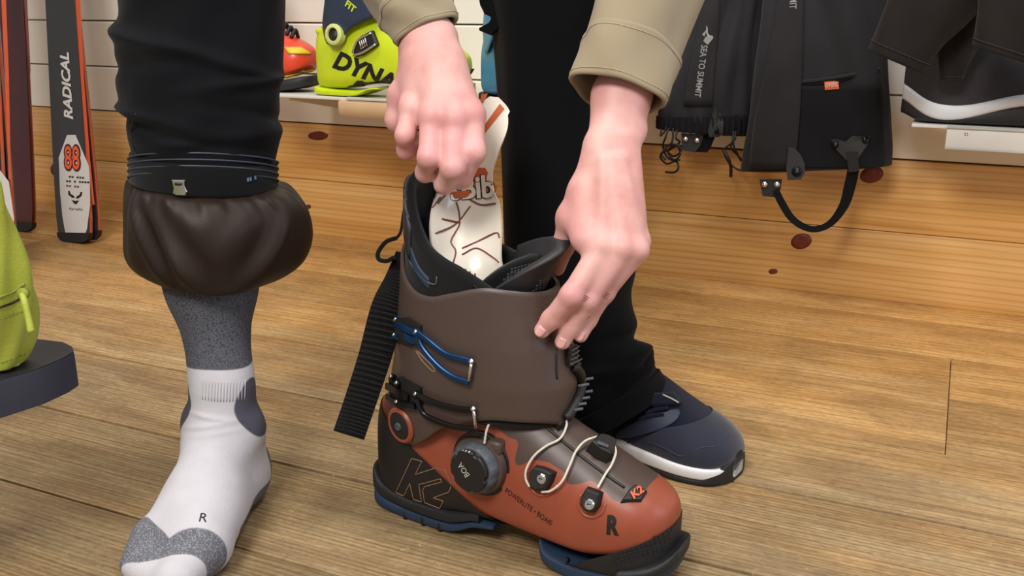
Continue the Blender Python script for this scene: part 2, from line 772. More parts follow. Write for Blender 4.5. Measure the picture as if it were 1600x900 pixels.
# ================================================================== the setting
def floor_mat():
    N = NT('worn_pine_floor')
    v = N.coords((2.2, 13, 1), rnd=True)
    g1 = N.n('TexNoise', Scale=1.6, Detail=8.0, Roughness=0.62, Distortion=0.9)
    N.l(v, g1.inputs['Vector'])
    v2 = N.coords((2.5, 150, 1), rnd=True)
    g2 = N.n('TexNoise', Scale=1.5, Detail=4.0, Roughness=0.6, Distortion=1.2)
    N.l(v2, g2.inputs['Vector'])
    v3 = N.coords((1.1, 9.0, 1), rnd=True)
    wv = N.n('TexWave', Scale=2.6, Distortion=9.0, Detail=3.0)
    wv.inputs['Detail Scale'].default_value = 0.8
    wv.bands_direction = 'Y'
    N.l(v3, wv.inputs['Vector'])
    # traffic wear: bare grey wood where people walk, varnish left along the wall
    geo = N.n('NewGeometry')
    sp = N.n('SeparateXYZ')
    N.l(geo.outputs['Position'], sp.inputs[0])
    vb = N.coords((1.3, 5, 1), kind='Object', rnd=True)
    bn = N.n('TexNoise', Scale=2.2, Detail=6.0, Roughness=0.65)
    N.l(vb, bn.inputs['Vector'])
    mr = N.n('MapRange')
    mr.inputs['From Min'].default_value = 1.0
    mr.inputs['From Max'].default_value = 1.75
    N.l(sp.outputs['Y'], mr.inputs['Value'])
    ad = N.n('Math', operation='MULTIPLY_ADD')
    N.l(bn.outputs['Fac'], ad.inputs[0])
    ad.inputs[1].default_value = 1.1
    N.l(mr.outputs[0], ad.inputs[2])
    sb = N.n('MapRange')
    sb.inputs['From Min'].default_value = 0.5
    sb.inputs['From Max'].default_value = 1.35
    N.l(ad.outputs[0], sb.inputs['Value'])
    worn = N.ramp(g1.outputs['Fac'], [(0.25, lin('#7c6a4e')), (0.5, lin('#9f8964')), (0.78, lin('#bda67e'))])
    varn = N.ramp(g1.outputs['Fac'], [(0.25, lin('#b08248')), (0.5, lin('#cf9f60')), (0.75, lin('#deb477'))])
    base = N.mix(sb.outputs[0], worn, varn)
    # fine dark grain
    gl = N.ramp(g2.outputs['Fac'], [(0.30, (1, 1, 1, 1)), (0.47, (0, 0, 0, 1))])
    ml = N.n('Math', operation='MULTIPLY')
    N.l(gl, ml.inputs[0])
    ml.inputs[1].default_value = 0.40
    base = N.mix(ml.outputs[0], base, lin('#5d4a33'))
    wl = N.ramp(wv.outputs['Fac'], [(0.0, (1, 1, 1, 1)), (0.22, (0, 0, 0, 1))])
    mw = N.n('Math', operation='MULTIPLY')
    N.l(wl, mw.inputs[0])
    mw.inputs[1].default_value = 0.38
    base = N.mix(mw.outputs[0], base, lin('#6d5335'))
    # weathered growth rings standing out where the varnish is gone
    v4 = N.coords((0.5, 9.0, 1), rnd=True)
    w2 = N.n('TexWave', Scale=5.5, Distortion=7.0, Detail=3.0)
    w2.inputs['Detail Scale'].default_value = 0.55
    w2.bands_direction = 'Y'
    N.l(v4, w2.inputs['Vector'])
    l2 = N.ramp(w2.outputs['Fac'], [(0.05, (1, 1, 1, 1)), (0.5, (0, 0, 0, 1))])
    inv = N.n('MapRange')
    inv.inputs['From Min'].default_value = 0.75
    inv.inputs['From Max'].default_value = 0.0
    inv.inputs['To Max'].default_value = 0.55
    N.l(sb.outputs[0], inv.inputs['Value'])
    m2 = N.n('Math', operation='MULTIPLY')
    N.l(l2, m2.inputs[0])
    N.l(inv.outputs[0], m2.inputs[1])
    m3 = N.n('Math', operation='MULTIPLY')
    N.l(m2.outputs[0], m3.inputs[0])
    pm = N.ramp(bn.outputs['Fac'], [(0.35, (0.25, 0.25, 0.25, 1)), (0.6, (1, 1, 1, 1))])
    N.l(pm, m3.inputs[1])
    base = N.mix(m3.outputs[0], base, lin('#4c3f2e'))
    # blotches of dirt and scratches
    vd = N.coords((3.0, 5.0, 1), rnd=True)
    nd_ = N.n('TexNoise', Scale=3.0, Detail=9.0, Roughness=0.7, Distortion=0.6)
    N.l(vd, nd_.inputs['Vector'])
    bl_ = N.ramp(nd_.outputs['Fac'], [(0.45, (0, 0, 0, 1)), (0.72, (0.5, 0.5, 0.5, 1))])
    base = N.mix(bl_, base, lin('#6f5436'))
    # scuffs and pale flecks
    vs = N.coords((7, 20, 1), rnd=True)
    sc = N.n('TexNoise', Scale=9.0, Detail=8.0, Roughness=0.75)
    N.l(vs, sc.inputs['Vector'])
    sf = N.ramp(sc.outputs['Fac'], [(0.61, (0, 0, 0, 1)), (0.71, (0.85, 0.85, 0.85, 1))])
    base = N.mix(sf, base, lin('#d9c6a2'))
    dk = N.ramp(sc.outputs['Fac'], [(0.26, (1, 1, 1, 1)), (0.36, (0, 0, 0, 1))])
    md = N.n('Math', operation='MULTIPLY')
    N.l(dk, md.inputs[0])
    md.inputs[1].default_value = 0.5
    base = N.mix(md.outputs[0], base, lin('#5a452e'))
    oi = N.n('ObjectInfo')
    pv = N.ramp(oi.outputs['Random'], [(0.0, (0.80, 0.79, 0.78, 1)), (1.0, (1.08, 1.06, 1.04, 1))])
    base = N.mix(1.0, base, pv, 'MULTIPLY')
    vf = N.coords((60, 150, 1), rnd=True)
    nf = N.n('TexNoise', Scale=1.6, Detail=6.0, Roughness=0.7)
    N.l(vf, nf.inputs['Vector'])
    sk = N.ramp(nf.outputs['Fac'], [(0.30, (0.62, 0.60, 0.57, 1)), (0.5, (1, 1, 1, 1)), (0.72, (1.22, 1.20, 1.16, 1))])
    base = N.mix(0.8, base, sk, 'MULTIPLY')
    N.l(base, N.b.inputs['Base Color'])
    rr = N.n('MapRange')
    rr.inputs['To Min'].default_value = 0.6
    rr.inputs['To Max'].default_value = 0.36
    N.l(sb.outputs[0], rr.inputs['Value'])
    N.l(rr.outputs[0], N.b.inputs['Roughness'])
    N.b.inputs['Specular IOR Level'].default_value = 0.4
    am = N.n('Math', operation='ADD')
    N.l(g2.outputs['Fac'], am.inputs[0])
    N.l(sc.outputs['Fac'], am.inputs[1])
    N.bump(am.outputs[0], 0.55, 0.0012)
    return N.m


def pine_mat():
    N = NT('varnished_pine')
    v = N.coords((1.2, 1, 26), rnd=True)
    g1 = N.n('TexNoise', Scale=1.5, Detail=7.0, Roughness=0.55, Distortion=0.8)
    N.l(v, g1.inputs['Vector'])
    base = N.ramp(g1.outputs['Fac'], [(0.25, lin('#c8914e')), (0.5, lin('#deac64')), (0.78, lin('#eac283'))])
    v3 = N.coords((0.55, 1, 7.5), rnd=True)
    wv = N.n('TexWave', Scale=3.4, Distortion=6.5, Detail=2.0)
    wv.inputs['Detail Scale'].default_value = 0.7
    wv.bands_direction = 'Z'
    N.l(v3, wv.inputs['Vector'])
    wl = N.ramp(wv.outputs['Fac'], [(0.0, (1, 1, 1, 1)), (0.35, (0, 0, 0, 1))])
    mw = N.n('Math', operation='MULTIPLY')
    N.l(wl, mw.inputs[0])
    mw.inputs[1].default_value = 0.30
    base = N.mix(mw.outputs[0], base, lin('#a0652a'))
    N.l(base, N.b.inputs['Base Color'])
    N.b.inputs['Roughness'].default_value = 0.34
    N.b.inputs['Coat Weight'].default_value = 0.25
    N.b.inputs['Coat Roughness'].default_value = 0.22
    N.bump(g1.outputs['Fac'], 0.12, 0.001)
    return N.m


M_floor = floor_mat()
M_pine = pine_mat()
M_slat = mat('white_slatwall', '#e9e3d6', rough=0.42, var=0.03, vscale=4, bump=0.05, bscale=60)
M_back = mat('wall_backing', '#cfc9bd', rough=0.8, var=0.05)
M_knot = mat('pine_knot', '#6b2a1c', rough=0.4, var=0.3, vscale=120, bump=0.2)
M_sub = mat('subfloor', '#4a3a28', rough=0.9)

WALL_Y = 1.93
X0, X1 = -4.2, 1.6
v, f = box((-1.3, 1.35, -0.04), X1 - X0, 4.2, 0.04)
floor_o = tag(obj('floor', v, f, M_sub, smooth=False), 'worn pine plank floor, warm by the wall and greyed where people walk', 'floor', kind='structure')
edges = [-0.56, -0.37, -0.18, 0.01, 0.15, 0.33, 0.515, 0.70, 0.878, 1.067, 1.255, 1.457, 1.64, 1.83, 2.0]
joints = {0: [-1.9], 1: [0.4], 2: [-0.8], 3: [-2.2], 4: [0.2], 5: [-1.7], 6: [0.55], 7: [-1.85], 8: [-1.62, 0.4], 9: [-2.4, 0.9], 10: [0.037], 11: [-2.0, 0.037], 12: [-2.9], 13: [0.5]}
for i in range(len(edges) - 1):
    xs = [X0] + joints[i] + [X1]
    for a, b in zip(xs, xs[1:]):
        dz = random.uniform(-0.0006, 0.0006)
        v, f = box(((a + b) / 2, (edges[i] + edges[i + 1]) / 2, -0.012 + dz), b - a - 0.0009, edges[i + 1] - edges[i] - 0.0034, 0.024, 0.0013)
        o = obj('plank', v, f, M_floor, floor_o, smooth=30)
        # own origin per plank so that every plank carries its own grain
        c = Vector((a, edges[i], 0.0)) - Vector(floor_o.location)
        o.data.transform(Matrix.Translation(-c))
        o.location = c

v, f = box((-1.3, WALL_Y + 0.045, 1.2), X1 - X0, 0.04, 2.42)
wall_o = tag(obj('wall_back', v, f, M_back, smooth=False), 'shop back wall with white slat panels above two varnished pine boards', 'wall', kind='structure')
for k, (z0, z1) in enumerate(((0.0, 0.1365), (0.1378, 0.2745))):
    v, f = box((-1.3, WALL_Y + 0.012, (z0 + z1) / 2), X1 - X0, 0.024, z1 - z0, 0.0016)
    o = obj('board', v, f, M_pine, wall_o, smooth=30)
    c = Vector((X0 + 0.7 * k, WALL_Y, z0)) - Vector(wall_o.location)
    o.data.transform(Matrix.Translation(-c))
    o.location = c
z = 0.2762
while z < 2.4:
    h = 0.1160
    # slat with a thin lip over the groove below it
    prof = [(0.006, 0.0), (0.0, 0.002), (0.0, h - 0.004), (0.003, h - 0.001), (0.008, h), (0.022, h), (0.022, 0.0)]
    ring = lambda x: [(x, WALL_Y + 0.004 + p, z + q) for p, q in prof]
    v, f = loft([ring(X0), ring(X1)])
    obj('slat', v, f, M_slat, wall_o, smooth=25)
    z += 0.1182
# knots in the pine (flush discs of darker wood)
for x, y, rx, rz in ((1252, 377, 0.020, 0.0165), (1362, 273, 0.021, 0.0165), (1208, 424, 0.009, 0.006), (482, 323, 0.008, 0.006), (85, 265, 0.016, 0.017), (497, 212, 0.030, 0.011)):
    p = onY(x, y, WALL_Y)
    th = np.linspace(0, 2 * math.pi, 20, endpoint=False)
    ring = lambda s, d: [(p[0] + rx * s * math.cos(t), WALL_Y - d, p[2] + rz * s * math.sin(t + 0.2)) for t in th]
    v, f = loft([ring(1, -0.001), ring(1, 0.0003), ring(0.6, 0.0006)])
    obj('knot', v, f, M_knot, wall_o)

# ================================================================== the ski boot being fitted
A0, B0 = gnd(607, 803), gnd(940, 912)
BU = nrm(B0 - A0)
BW = V3(BU[1], -BU[0], 0)          # lateral side, towards the viewer
BO = A0 - BW * 0.04


def bp(u, w, z):
    return BO + BU * u + BW * w + V3(0, 0, z)


def bl(v):
    d = np.asarray(v) - BO
    return np.stack([d @ BU, d @ BW, d[..., 2]], -1)


def zone_mat(name, cols, rough=0.42, attr=('zone',), bump=0.15, bscale=500, coat=0.0, var=0.06, w=0.0006, fleck=None):
    """base colour cols[0], then each attribute (signed distance, negative inside) paints cols[i]"""
    N = NT(name)
    vv = N.coords()
    nz = N.n('TexNoise', Scale=40.0, Detail=4.0)
    N.l(vv, nz.inputs['Vector'])
    cur = None

    def tint(c):
        c = lin(c)
        return N.ramp(nz.outputs['Fac'], [(0.3, tuple(x * (1 - var) for x in c[:3]) + (1,)), (0.7, tuple(min(1, x * (1 + var)) for x in c[:3]) + (1,))])
    cur = tint(cols[0])
    fn = N.n('TexNoise', Scale=float(bscale), Detail=2.0)
    N.l(vv, fn.inputs['Vector'])
    for a, c in zip(attr, cols[1:]):
        at_ = N.n('Attribute', attribute_name=a)
        mr = N.n('MapRange')
        mr.inputs['From Min'].default_value = w
        mr.inputs['From Max'].default_value = -w
        N.l(at_.outputs['Fac'], mr.inputs['Value'])
        t = tint(c)
        if fleck and c in fleck:
            fl = N.ramp(fn.outputs['Fac'], [(0.5, (0, 0, 0, 1)), (0.6, (1, 1, 1, 1))])
            t = N.mix(fl, t, lin(fleck[c]))
        cur = N.mix(mr.outputs[0], cur, t)
    N.l(cur, N.b.inputs['Base Color'])
    N.b.inputs['Roughness'].default_value = rough
    N.b.inputs['Coat Weight'].default_value = coat
    N.b.inputs['Specular IOR Level'].default_value = 0.4
    N.bump(fn.outputs['Fac'], bump, 0.0005)
    return N.m


ORANGE, BROWN = '#8f4833', '#4a3c36'
M_brown = mat('brown_boot_plastic', BROWN, rough=0.42, var=0.05, bump=0.08, bscale=700)
M_orange = mat('orange_boot_plastic', ORANGE, rough=0.4, var=0.05, bump=0.08, bscale=700)
M_black = mat('black_boot_plastic', '#121111', rough=0.55, var=0.1, bump=0.1, bscale=600)
M_rubber = mat('black_grip_rubber', '#15171a', rough=0.62, var=0.1, bump=0.25, bscale=300)
M_bluesole = mat('blue_rubber_sole', '#1a3048', rough=0.6, var=0.1, bump=0.2, bscale=300)
M_bluealu = mat('blue_anodised_metal', '#123c64', rough=0.35, metal=0.6, var=0.06)
M_blackalu = mat('black_anodised_metal', '#151515', rough=0.3, metal=0.5, var=0.06)
M_steel = mat('bright_steel', '#d6d6d4', rough=0.22, metal=1.0, var=0.03)
M_liner = weave('black_liner_cloth', '#101112', scale=1600, rough=0.75, bump=0.4)
M_linerskin = mat('black_liner_skin', '#232528', rough=0.5, var=0.1, bump=0.25, bscale=900)
M_linerblue = mat('dark_blue_liner_trim', '#22364a', rough=0.6, var=0.1, bump=0.2, bscale=900)
M_lace = mat('cream_lace_cable', '#cfc8b8', rough=0.5, var=0.1, vscale=300, bump=0.6, bscale=900)
M_grey = mat('grey_dial_rubber', '#4b5057', rough=0.55, var=0.08, bump=0.15, bscale=700)
M_strap = weave('black_webbing', '#0b0b0c', scale=1200, rough=0.7, bump=0.5)
M_print = mat('black_print', '#15110f', rough=0.5, var=0.05)
M_lightprint = mat('pale_print', '#b9b4aa', rough=0.5, var=0.05)
M_outline = mat('tan_print_line', '#8a6a52', rough=0.5, var=0.05)
M_orangeprint = mat('orange_print', '#e2562a', rough=0.5, var=0.05)

boot = thing('ski_boot', bp(0.15, 0, 0), 'rust orange and brown ski touring boot being fitted, big laced dial on its side', 'ski boot')

# ---- lower shell
st = np.array([
    # u,   zb,    zt,   hw,   ptop
    (-0.0275, 0.030, 0.120, 0.010, 3.0), (-0.0255, 0.022, 0.128, 0.020, 3.0), (-0.018, 0.016, 0.136, 0.029, 3.0),
    (-0.002, 0.014, 0.150, 0.036, 3.0), (0.02, 0.014, 0.160, 0.040, 3.0), (0.06, 0.016, 0.170, 0.042, 2.9),
    (0.10, 0.024, 0.174, 0.044, 2.7), (0.14, 0.028, 0.172, 0.046, 2.4), (0.18, 0.027, 0.160, 0.049, 2.15),
    (0.22, 0.026, 0.141, 0.052, 2.1), (0.25, 0.027, 0.128, 0.053, 2.15), (0.28, 0.033, 0.113, 0.050, 2.25),
    (0.30, 0.040, 0.104, 0.045, 2.35), (0.315, 0.047, 0.096, 0.036, 2.4), (0.325, 0.056, 0.087, 0.022, 2.4), (0.3285, 0.064, 0.079, 0.010, 2.2)])
G = cr(st, 110)


def shell_rings(G, grow=0.0, m=72):
    out = []
    for u, zb, zt, hw, pt in G:
        zc = zb + 0.32 * (zt - zb)
        out.append(superring(bp(u, 0, zc), BW, V3(0, 0, 1), hw + grow, zt - zc + grow, zc - zb + grow, m, pt, 4.0))
    return np.array(out)


SV, SF = loft(shell_rings(G))
B_shell = bvh_of(SV, SF)
L = bl(SV)


def side_uv(pts, w):
    """photo pixels -> (u, z) on the boot's lateral plane"""
    return [tuple(bl(onplane(x, y, bp(0, w, 0), BW))[[0, 2]]) for x, y in pts]


def surf_uv(pts, bvh):
    return [tuple(bl(hit(x, y, bvh)[0])[[0, 2]]) for x, y in pts]


def cutpix(pts, bvh):
    """photo pixels on the shell -> coordinates on an unrolled shell (u, girth)"""
    out = []
    for x, y in pts:
        q = bl(hit(x, y, bvh)[0])
        out.append((q[0], girth(q[1], q[2])))
    return out


def girth(w, z):
    # unrolled height: z low on the side, then inwards across the instep
    return z + 0.9 * np.maximum(0, 0.05 - np.abs(w))


brown_px = [(700, 600), (765, 656), (780, 670), (793, 683), (811, 688), (808, 702), (803, 723), (812, 729), (831, 718), (857, 722), (872, 732), (884, 739),
            (886, 757), (904, 757), (925, 750), (944, 766), (957, 781), (971, 785), (1008, 768)]
bz = cutpix(brown_px, B_shell) + [(0.30, 0.2), (0.1, 0.3)]
zone = polysdf(np.stack([L[:, 0], girth(L[:, 1], L[:, 2])], 1), bz)
lower = obj('lower_shell', SV, SF, zone_mat('orange_brown_shell', [ORANGE, BROWN], rough=0.4, bump=0.08), boot, attrs={'zone': zone})


def clip(V, F, planes):
    """keep what lies on the inner side of every plane (point, outward normal)"""
    bm = bmesh.new()
    vs = [bm.verts.new(x) for x in V]
    for q in F:
        bm.faces.new([vs[i] for i in q])
    for p, n in planes:
        bmesh.ops.bisect_plane(bm, geom=bm.verts[:] + bm.edges[:] + bm.faces[:], dist=1e-6, plane_co=Vector(p), plane_no=Vector(n), clear_outer=True)
    bm.verts.index_update()
    v = np.array([list(x.co) for x in bm.verts])
    f = [tuple(x.index for x in q.verts) for q in bm.faces]
    bm.free()
    return v, f


def uzplane(p, q, keep):
    """plane through two (u,z) points spanning the boot's width; keep = (u,z) on the kept side"""
    d = np.array(q, float) - p
    n = V3(-d[1], d[0], 0)[:2]
    if (np.array(keep) - p) @ n > 0: n = -n
    return bp(p[0], 0, p[1]), BU * n[0] + V3(0, 0, 1) * n[1]


e1, e2, e3 = surf_uv([(650, 704), (720, 770), (785, 828)], B_shell)
hv, hf = loft(shell_rings(G, 0.0016))
hv, hf = clip(hv, hf, [uzplane(e1, e2, (0.0, 0.05))])
heel = obj('heel_counter', hv, hf, M_black, boot, smooth=50)
B_heel = bvh_of(hv, hf)

# ---- soles
def sole_ring(u, hw, z0, z1, m=24, pe=5):
    zc = (z0 + z1) / 2
    return superring(bp(u, 0, zc), BW, V3(0, 0, 1), hw, z1 - zc, zc - z0, m, pe, pe)


hs = np.array([(-0.0345, 0.010, 0.006, 0.028), (-0.033, 0.022, 0.004, 0.03), (-0.026, 0.031, 0.001, 0.03), (-0.01, 0.037, 0.0, 0.027), (0.03, 0.041, 0.0, 0.022),
               (0.075, 0.043, 0.001, 0.022), (0.095, 0.043, 0.006, 0.025), (0.115, 0.042, 0.016, 0.030), (0.14, 0.040, 0.020, 0.031)])
GH = cr(hs, 50)
v, f = loft([sole_ring(u, hw, a, a + (b - a) * 0.62) for u, hw, a, b in GH])
heel_sole = obj('heel_sole', v, f, M_bluesole, boot, smooth=45)
v, f = loft([sole_ring(u, hw + 0.0012, a + (b - a) * 0.55, b + 0.006 + 0.014 * gau(u, -0.035, 0.014)) for u, hw, a, b in GH if u < 0.125])
obj('heel_rand', v, f, M_rubber, boot, smooth=45)
for k, x in enumerate((632, 660, 686)):     # notches between the heel lugs
    p = hit(x, 806 + k * 9, bvh_of(*loft([sole_ring(u, hw, a, a + (b - a) * 0.62) for u, hw, a, b in GH])))[0]
    v, f = box(p - BW * 0.0022, 0.0045, 0.005, 0.010, 0.0006, [BU, BW, (0, 0, 1)])
    obj('lug_groove', v, f, M_print, heel_sole)
ts = np.array([(0.196, 0.040, 0.012, 0.028), (0.204, 0.047, 0.004, 0.03), (0.222, 0.050, 0.0, 0.032), (0.25, 0.0525, 0.0, 0.036), (0.28, 0.051, 0.003, 0.044),
               (0.30, 0.047, 0.007, 0.050), (0.318, 0.039, 0.012, 0.056), (0.330, 0.026, 0.018, 0.058), (0.3345, 0.012, 0.022, 0.056)])
GT = cr(ts, 56)
v, f = loft([sole_ring(u, hw, a, a + 0.017) for u, hw, a, b in GT])
toe_sole = obj('toe_sole', v, f, M_bluesole, boot, smooth=45)
B_ts = bvh_of(v, f)
for k, (x, y) in enumerate(((885, 882), (905, 889), (934, 893), (960, 896), (1012, 893))):
    p = hit(x, y, B_ts)[0]
    v, f = box(p - BW * 0.0018, 0.003, 0.005, 0.013, 0.0006, [BU, BW, (0, 0, 1)])
    obj('lug_groove', v, f, M_print, toe_sole)
GB = G.copy()
GB = GB[GB[:, 0] > 0.19]
tb = []
for u, zb, zt, hw, pt in GB:
    zc = zb + 0.32 * (zt - zb)
    tb.append(superring(bp(u, 0, zc), BW, V3(0, 0, 1), hw + 0.0024, zt - zc + 0.0024, zc - 0.011 - 0.12 * max(0, u - 0.29), 72, pt, 6.0))
v, f = loft(tb)
t1, t2, t3 = surf_uv([(890, 867), (945, 873), (1035, 826)], B_shell)
t0, t2 = (0.215, 0.026), (0.262, 0.034)
v, f = clip(v, f, [uzplane((0.236, 0.020), (0.262, 0.034), (0.3, 0.02)), uzplane(t2, (0.330, 0.078), (0.33, 0.02))])
toeblock = obj('toe_block', v, f, M_rubber, boot, smooth=45)
B_tb = bvh_of(v, f)
# rubber toe bumper lip
lip = [(u, hw, a, b) for u, hw, a, b in GT if u > 0.285]
v, f = loft([sole_ring(u + 0.003, hw + 0.0045, a + 0.010, a + 0.026, 24, 3.5) for u, hw, a, b in lip])
obj('toe_bumper', v, f, M_rubber, boot)
# raised chevron texture on the toe block
bits = []
for r in range(7):
    for c in range(13):
        x, y = 965 + c * 7.0 - r * 2 + (r % 2) * 3.5, 846 + r * 6.5 - c * 2.2
        p, n = hit(x, y, B_tb)
        l_ = bl(p)
        if l_[0] < 0.25 or l_[2] < 0.028 or l_[2] > 0.07 or n @ V3(*(ray(x, y))) > -0.25: continue
        X, Y, Z = basis(n)
        bits.append(prism([(-0.0019, -0.0012), (0.0019, -0.0012), (0.0019, 0.0012), (-0.0019, 0.0012)], p - Z * 0.0004, X, Y, Z, 0.001, 0))
v, f = join(*bits)
tag(obj('grip_texture', v, f, M_rubber, toeblock, smooth=False), kind='stuff')

# ---- cuff
cz = np.array([(0.085, -0.008, 0.190, 0.050), (0.115, -0.012, 0.203, 0.0555), (0.15, -0.010, 0.209, 0.0595), (0.19, -0.001, 0.211, 0.0605), (0.23, 0.005, 0.203, 0.060), (0.265, 0.010, 0.192, 0.0585),
               (0.30, 0.013, 0.183, 0.057), (0.34, 0.016, 0.175, 0.055), (0.40, 0.018, 0.168, 0.052)])


def cuff_sec(z, shrink=0.0, n=96, p=2.35):
    z = np.atleast_1d(z)
    r, fr, hw = [np.interp(z, cz[:, 0], cz[:, i]) for i in (1, 2, 3)]
    th = np.linspace(0, 2 * math.pi, n, endpoint=False)
    cs, sn = np.cos(th), np.sin(th)      # th=0 front, pi/2 lateral, pi rear
    a, c = (fr - r) / 2 - shrink, (fr + r) / 2
    u = c + a * np.sign(cs) * np.abs(cs) ** (2 / p)
    w = (hw - shrink) * np.sign(sn) * np.abs(sn) ** (2 / p)
    return u, w


NTH = 96
TH = np.linspace(0, 2 * math.pi, NTH, endpoint=False)


def edge_curve(pts):
    """(angle in degrees -180..180, z) -> z for every ring angle"""
    P = sorted(pts)
    a = np.array([p[0] for p in P] + [P[0][0] + 360]) * math.pi / 180
    zz = np.array([p[1] for p in P] + [P[0][1]])
    t = TH.copy()
    t = np.where(t > a[-1], t - 2 * math.pi, t)
    t = np.where(t < a[0], t + 2 * math.pi, t)
    fine = cr(np.stack([np.r_[a[-2] - 2 * math.pi, a, a[1] + 2 * math.pi], np.r_[zz[-2], zz, zz[1]]], 1), 600)
    return np.interp(t, fine[:, 0], fine[:, 1])


def cuff_tube(zb, zt, shrink=0.0, rows=40, thick=0.004, round_rim=True):
    rings = []
    for k in range(rows):
        t = k / (rows - 1)
        z = zb + (zt - zb) * t
        u, w = cuff_sec(z, shrink, NTH)
        idx = np.arange(NTH)
        P = np.array([bp(u[i], w[i], z[i]) for i in idx])
        rings.append(P)
    return np.array(rings)


# cuff_sec on per-angle z: vectorised per index
def cuff_sec(z, shrink=0.0, n=96, p=2.35):
    z = np.asarray(z, float)
    r, fr, hw = [np.interp(z, cz[:, 0], cz[:, i]) for i in (1, 2, 3)]
    cs, sn = np.cos(TH), np.sin(TH)
    a, c = (fr - r) / 2 - shrink, (fr + r) / 2
    u = c + a * np.sign(cs) * np.abs(cs) ** (2 / p)
    w = (hw - shrink) * np.sign(sn) * np.abs(sn) ** (2 / p)
    return u, w


top = edge_curve([(-180, 0.318), (-150, 0.312), (-120, 0.288), (-90, 0.276), (-50, 0.285), (0, 0.284), (30, 0.287), (60, 0.291), (75, 0.288), (88, 0.281), (100, 0.2735), (115, 0.274), (130, 0.283), (148, 0.300), (165, 0.314)])
bot = edge_curve([(-180, 0.109), (-140, 0.11), (-120, 0.13), (-80, 0.15), (-40, 0.15), (0, 0.148), (30, 0.157), (60, 0.159), (75, 0.1545), (91, 0.139), (103, 0.116), (113, 0.1025), (122, 0.099), (133, 0.1015), (145, 0.104), (160, 0.107)])
cr_rings = cuff_tube(bot, top)
v, f = solid(cr_rings, 0.0042)
cuff = obj('cuff', v, f, M_brown, boot, smooth=60)
CV, CF = loft(cr_rings, cap=False)
B_cuff = bvh_of(CV, CF)

# rounded rim bead along the top of the cuff
# overlap slit at the front of the cuff + ladder with teeth
v, f = line_on([(869, 545), (869, 575), (870, 592)], B_cuff, 0.0003, 0.0012, 8)
obj('overlap_slit', v, f, M_print, cuff)
v, f = patch([(538, 882, 902), (560, 882, 906), (572, 884, 905)], B_cuff, 0.0, 0.005, 6, 6)
catch = obj('buckle_catch', v, f, M_black, boot, smooth=40)
for k in range(4):
    v, f = line_on([(884, 548 + 7 * k), (900, 541 + 7 * k)], B_cuff, 0.0058, 0.0011)
    obj('tooth', v, f, M_grey, catch)
lad = [(892, 572), (901, 585), (903, 600), (898, 620), (889, 638), (880, 652)]
v, f = line_on(lad, B_cuff, 0.004, 0.005, 20, 8)
ladder = obj('ladder', v, f, M_black, boot)
for x, y in ((903, 592), (904, 602), (902, 612), (898, 621), (893, 630), (888, 638)):
    p, n = hit(x, y, B_cuff, 0.008)
    q = p + RGT * 0.008 + V3(0, 0, 0.002)
    v, f = tube([p - RGT * 0.003, q], 0.0016, 6)
    obj('tooth', v, f, M_grey, ladder)

# ---- liner: thick padded sleeve standing out of the cuff
ltop = edge_curve([(-180, 0.388), (-150, 0.378), (-125, 0.345), (-105, 0.318), (-80, 0.300), (-40, 0.285), (0, 0.270), (40, 0.272), (70, 0.292), (85, 0.302), (100, 0.312), (115, 0.324), (130, 0.345), (145, 0.367), (160, 0.381)])
lbot = np.full(NTH, 0.15)
lr = cuff_tube(lbot, ltop, 0.0048, 44)
v, f = solid(lr, 0.013)
liner = obj('liner', v, f, M_liner, boot, smooth=True)
B_liner = bvh_of(*loft(lr, cap=False))


def rim_strip(ths, ztop, dz0, dz1, shrink, thick, n=40):
    """band following the rim between angles"""
    zz = np.linspace(ths[0], ths[1], n)
    idx = (zz / 360 * NTH).round().astype(int) % NTH
    P0, N0 = [], []
    rows = 5
    for r in range(rows):
        z = ztop + dz0 + (dz1 - dz0) * r / (rows - 1)
        u, w = cuff_sec(z, shrink)
        for i in idx:
            P0.append(bp(u[i], w[i], z[i]))
            N0.append(BU * math.cos(TH[i]) + BW * math.sin(TH[i]))
    return shell_grid(np.array(P0), np.array(N0), rows, n, 0.0, thick)


v, f = rim_strip((128, 235), ltop, -0.034, -0.001, 0.0048, 0.0036)
obj('collar_pad', v, f, M_linerskin, liner)
v, f = rim_strip((106, 136), ltop, -0.034, -0.022, 0.0048, 0.0014)
obj('collar_stripe', v, f, M_linerblue, liner)
v, f = line_on([(637, 386), (640, 405), (652, 425), (668, 440), (681, 444), (683, 432)], B_liner, 0.0008, 0.0008, 24)
obj('seam', v, f, M_grey, liner)
v, f = patch([(442, 737, 762), (450, 745, 783), (459, 742, 784)], B_liner, 0.0005, 0.003, 8, 6)
obj('eyestay_tab', v, f, M_liner, liner)
v, f = text_on('- -- -', (634, 345), (640, 372), 0.005, B_liner, 0.0008)
obj('lettering', v, f, M_lightprint, liner, smooth=False)

# inner sleeve floor so that one cannot look through the boot
v, f = loft([[bp(0.10 + 0.075 * math.cos(t), 0.034 * math.sin(t), z) for t in np.linspace(0, 2 * math.pi, 32, endpoint=False)] for z in (0.155, 0.165)])
obj('footbed', v, f, M_liner, boot)


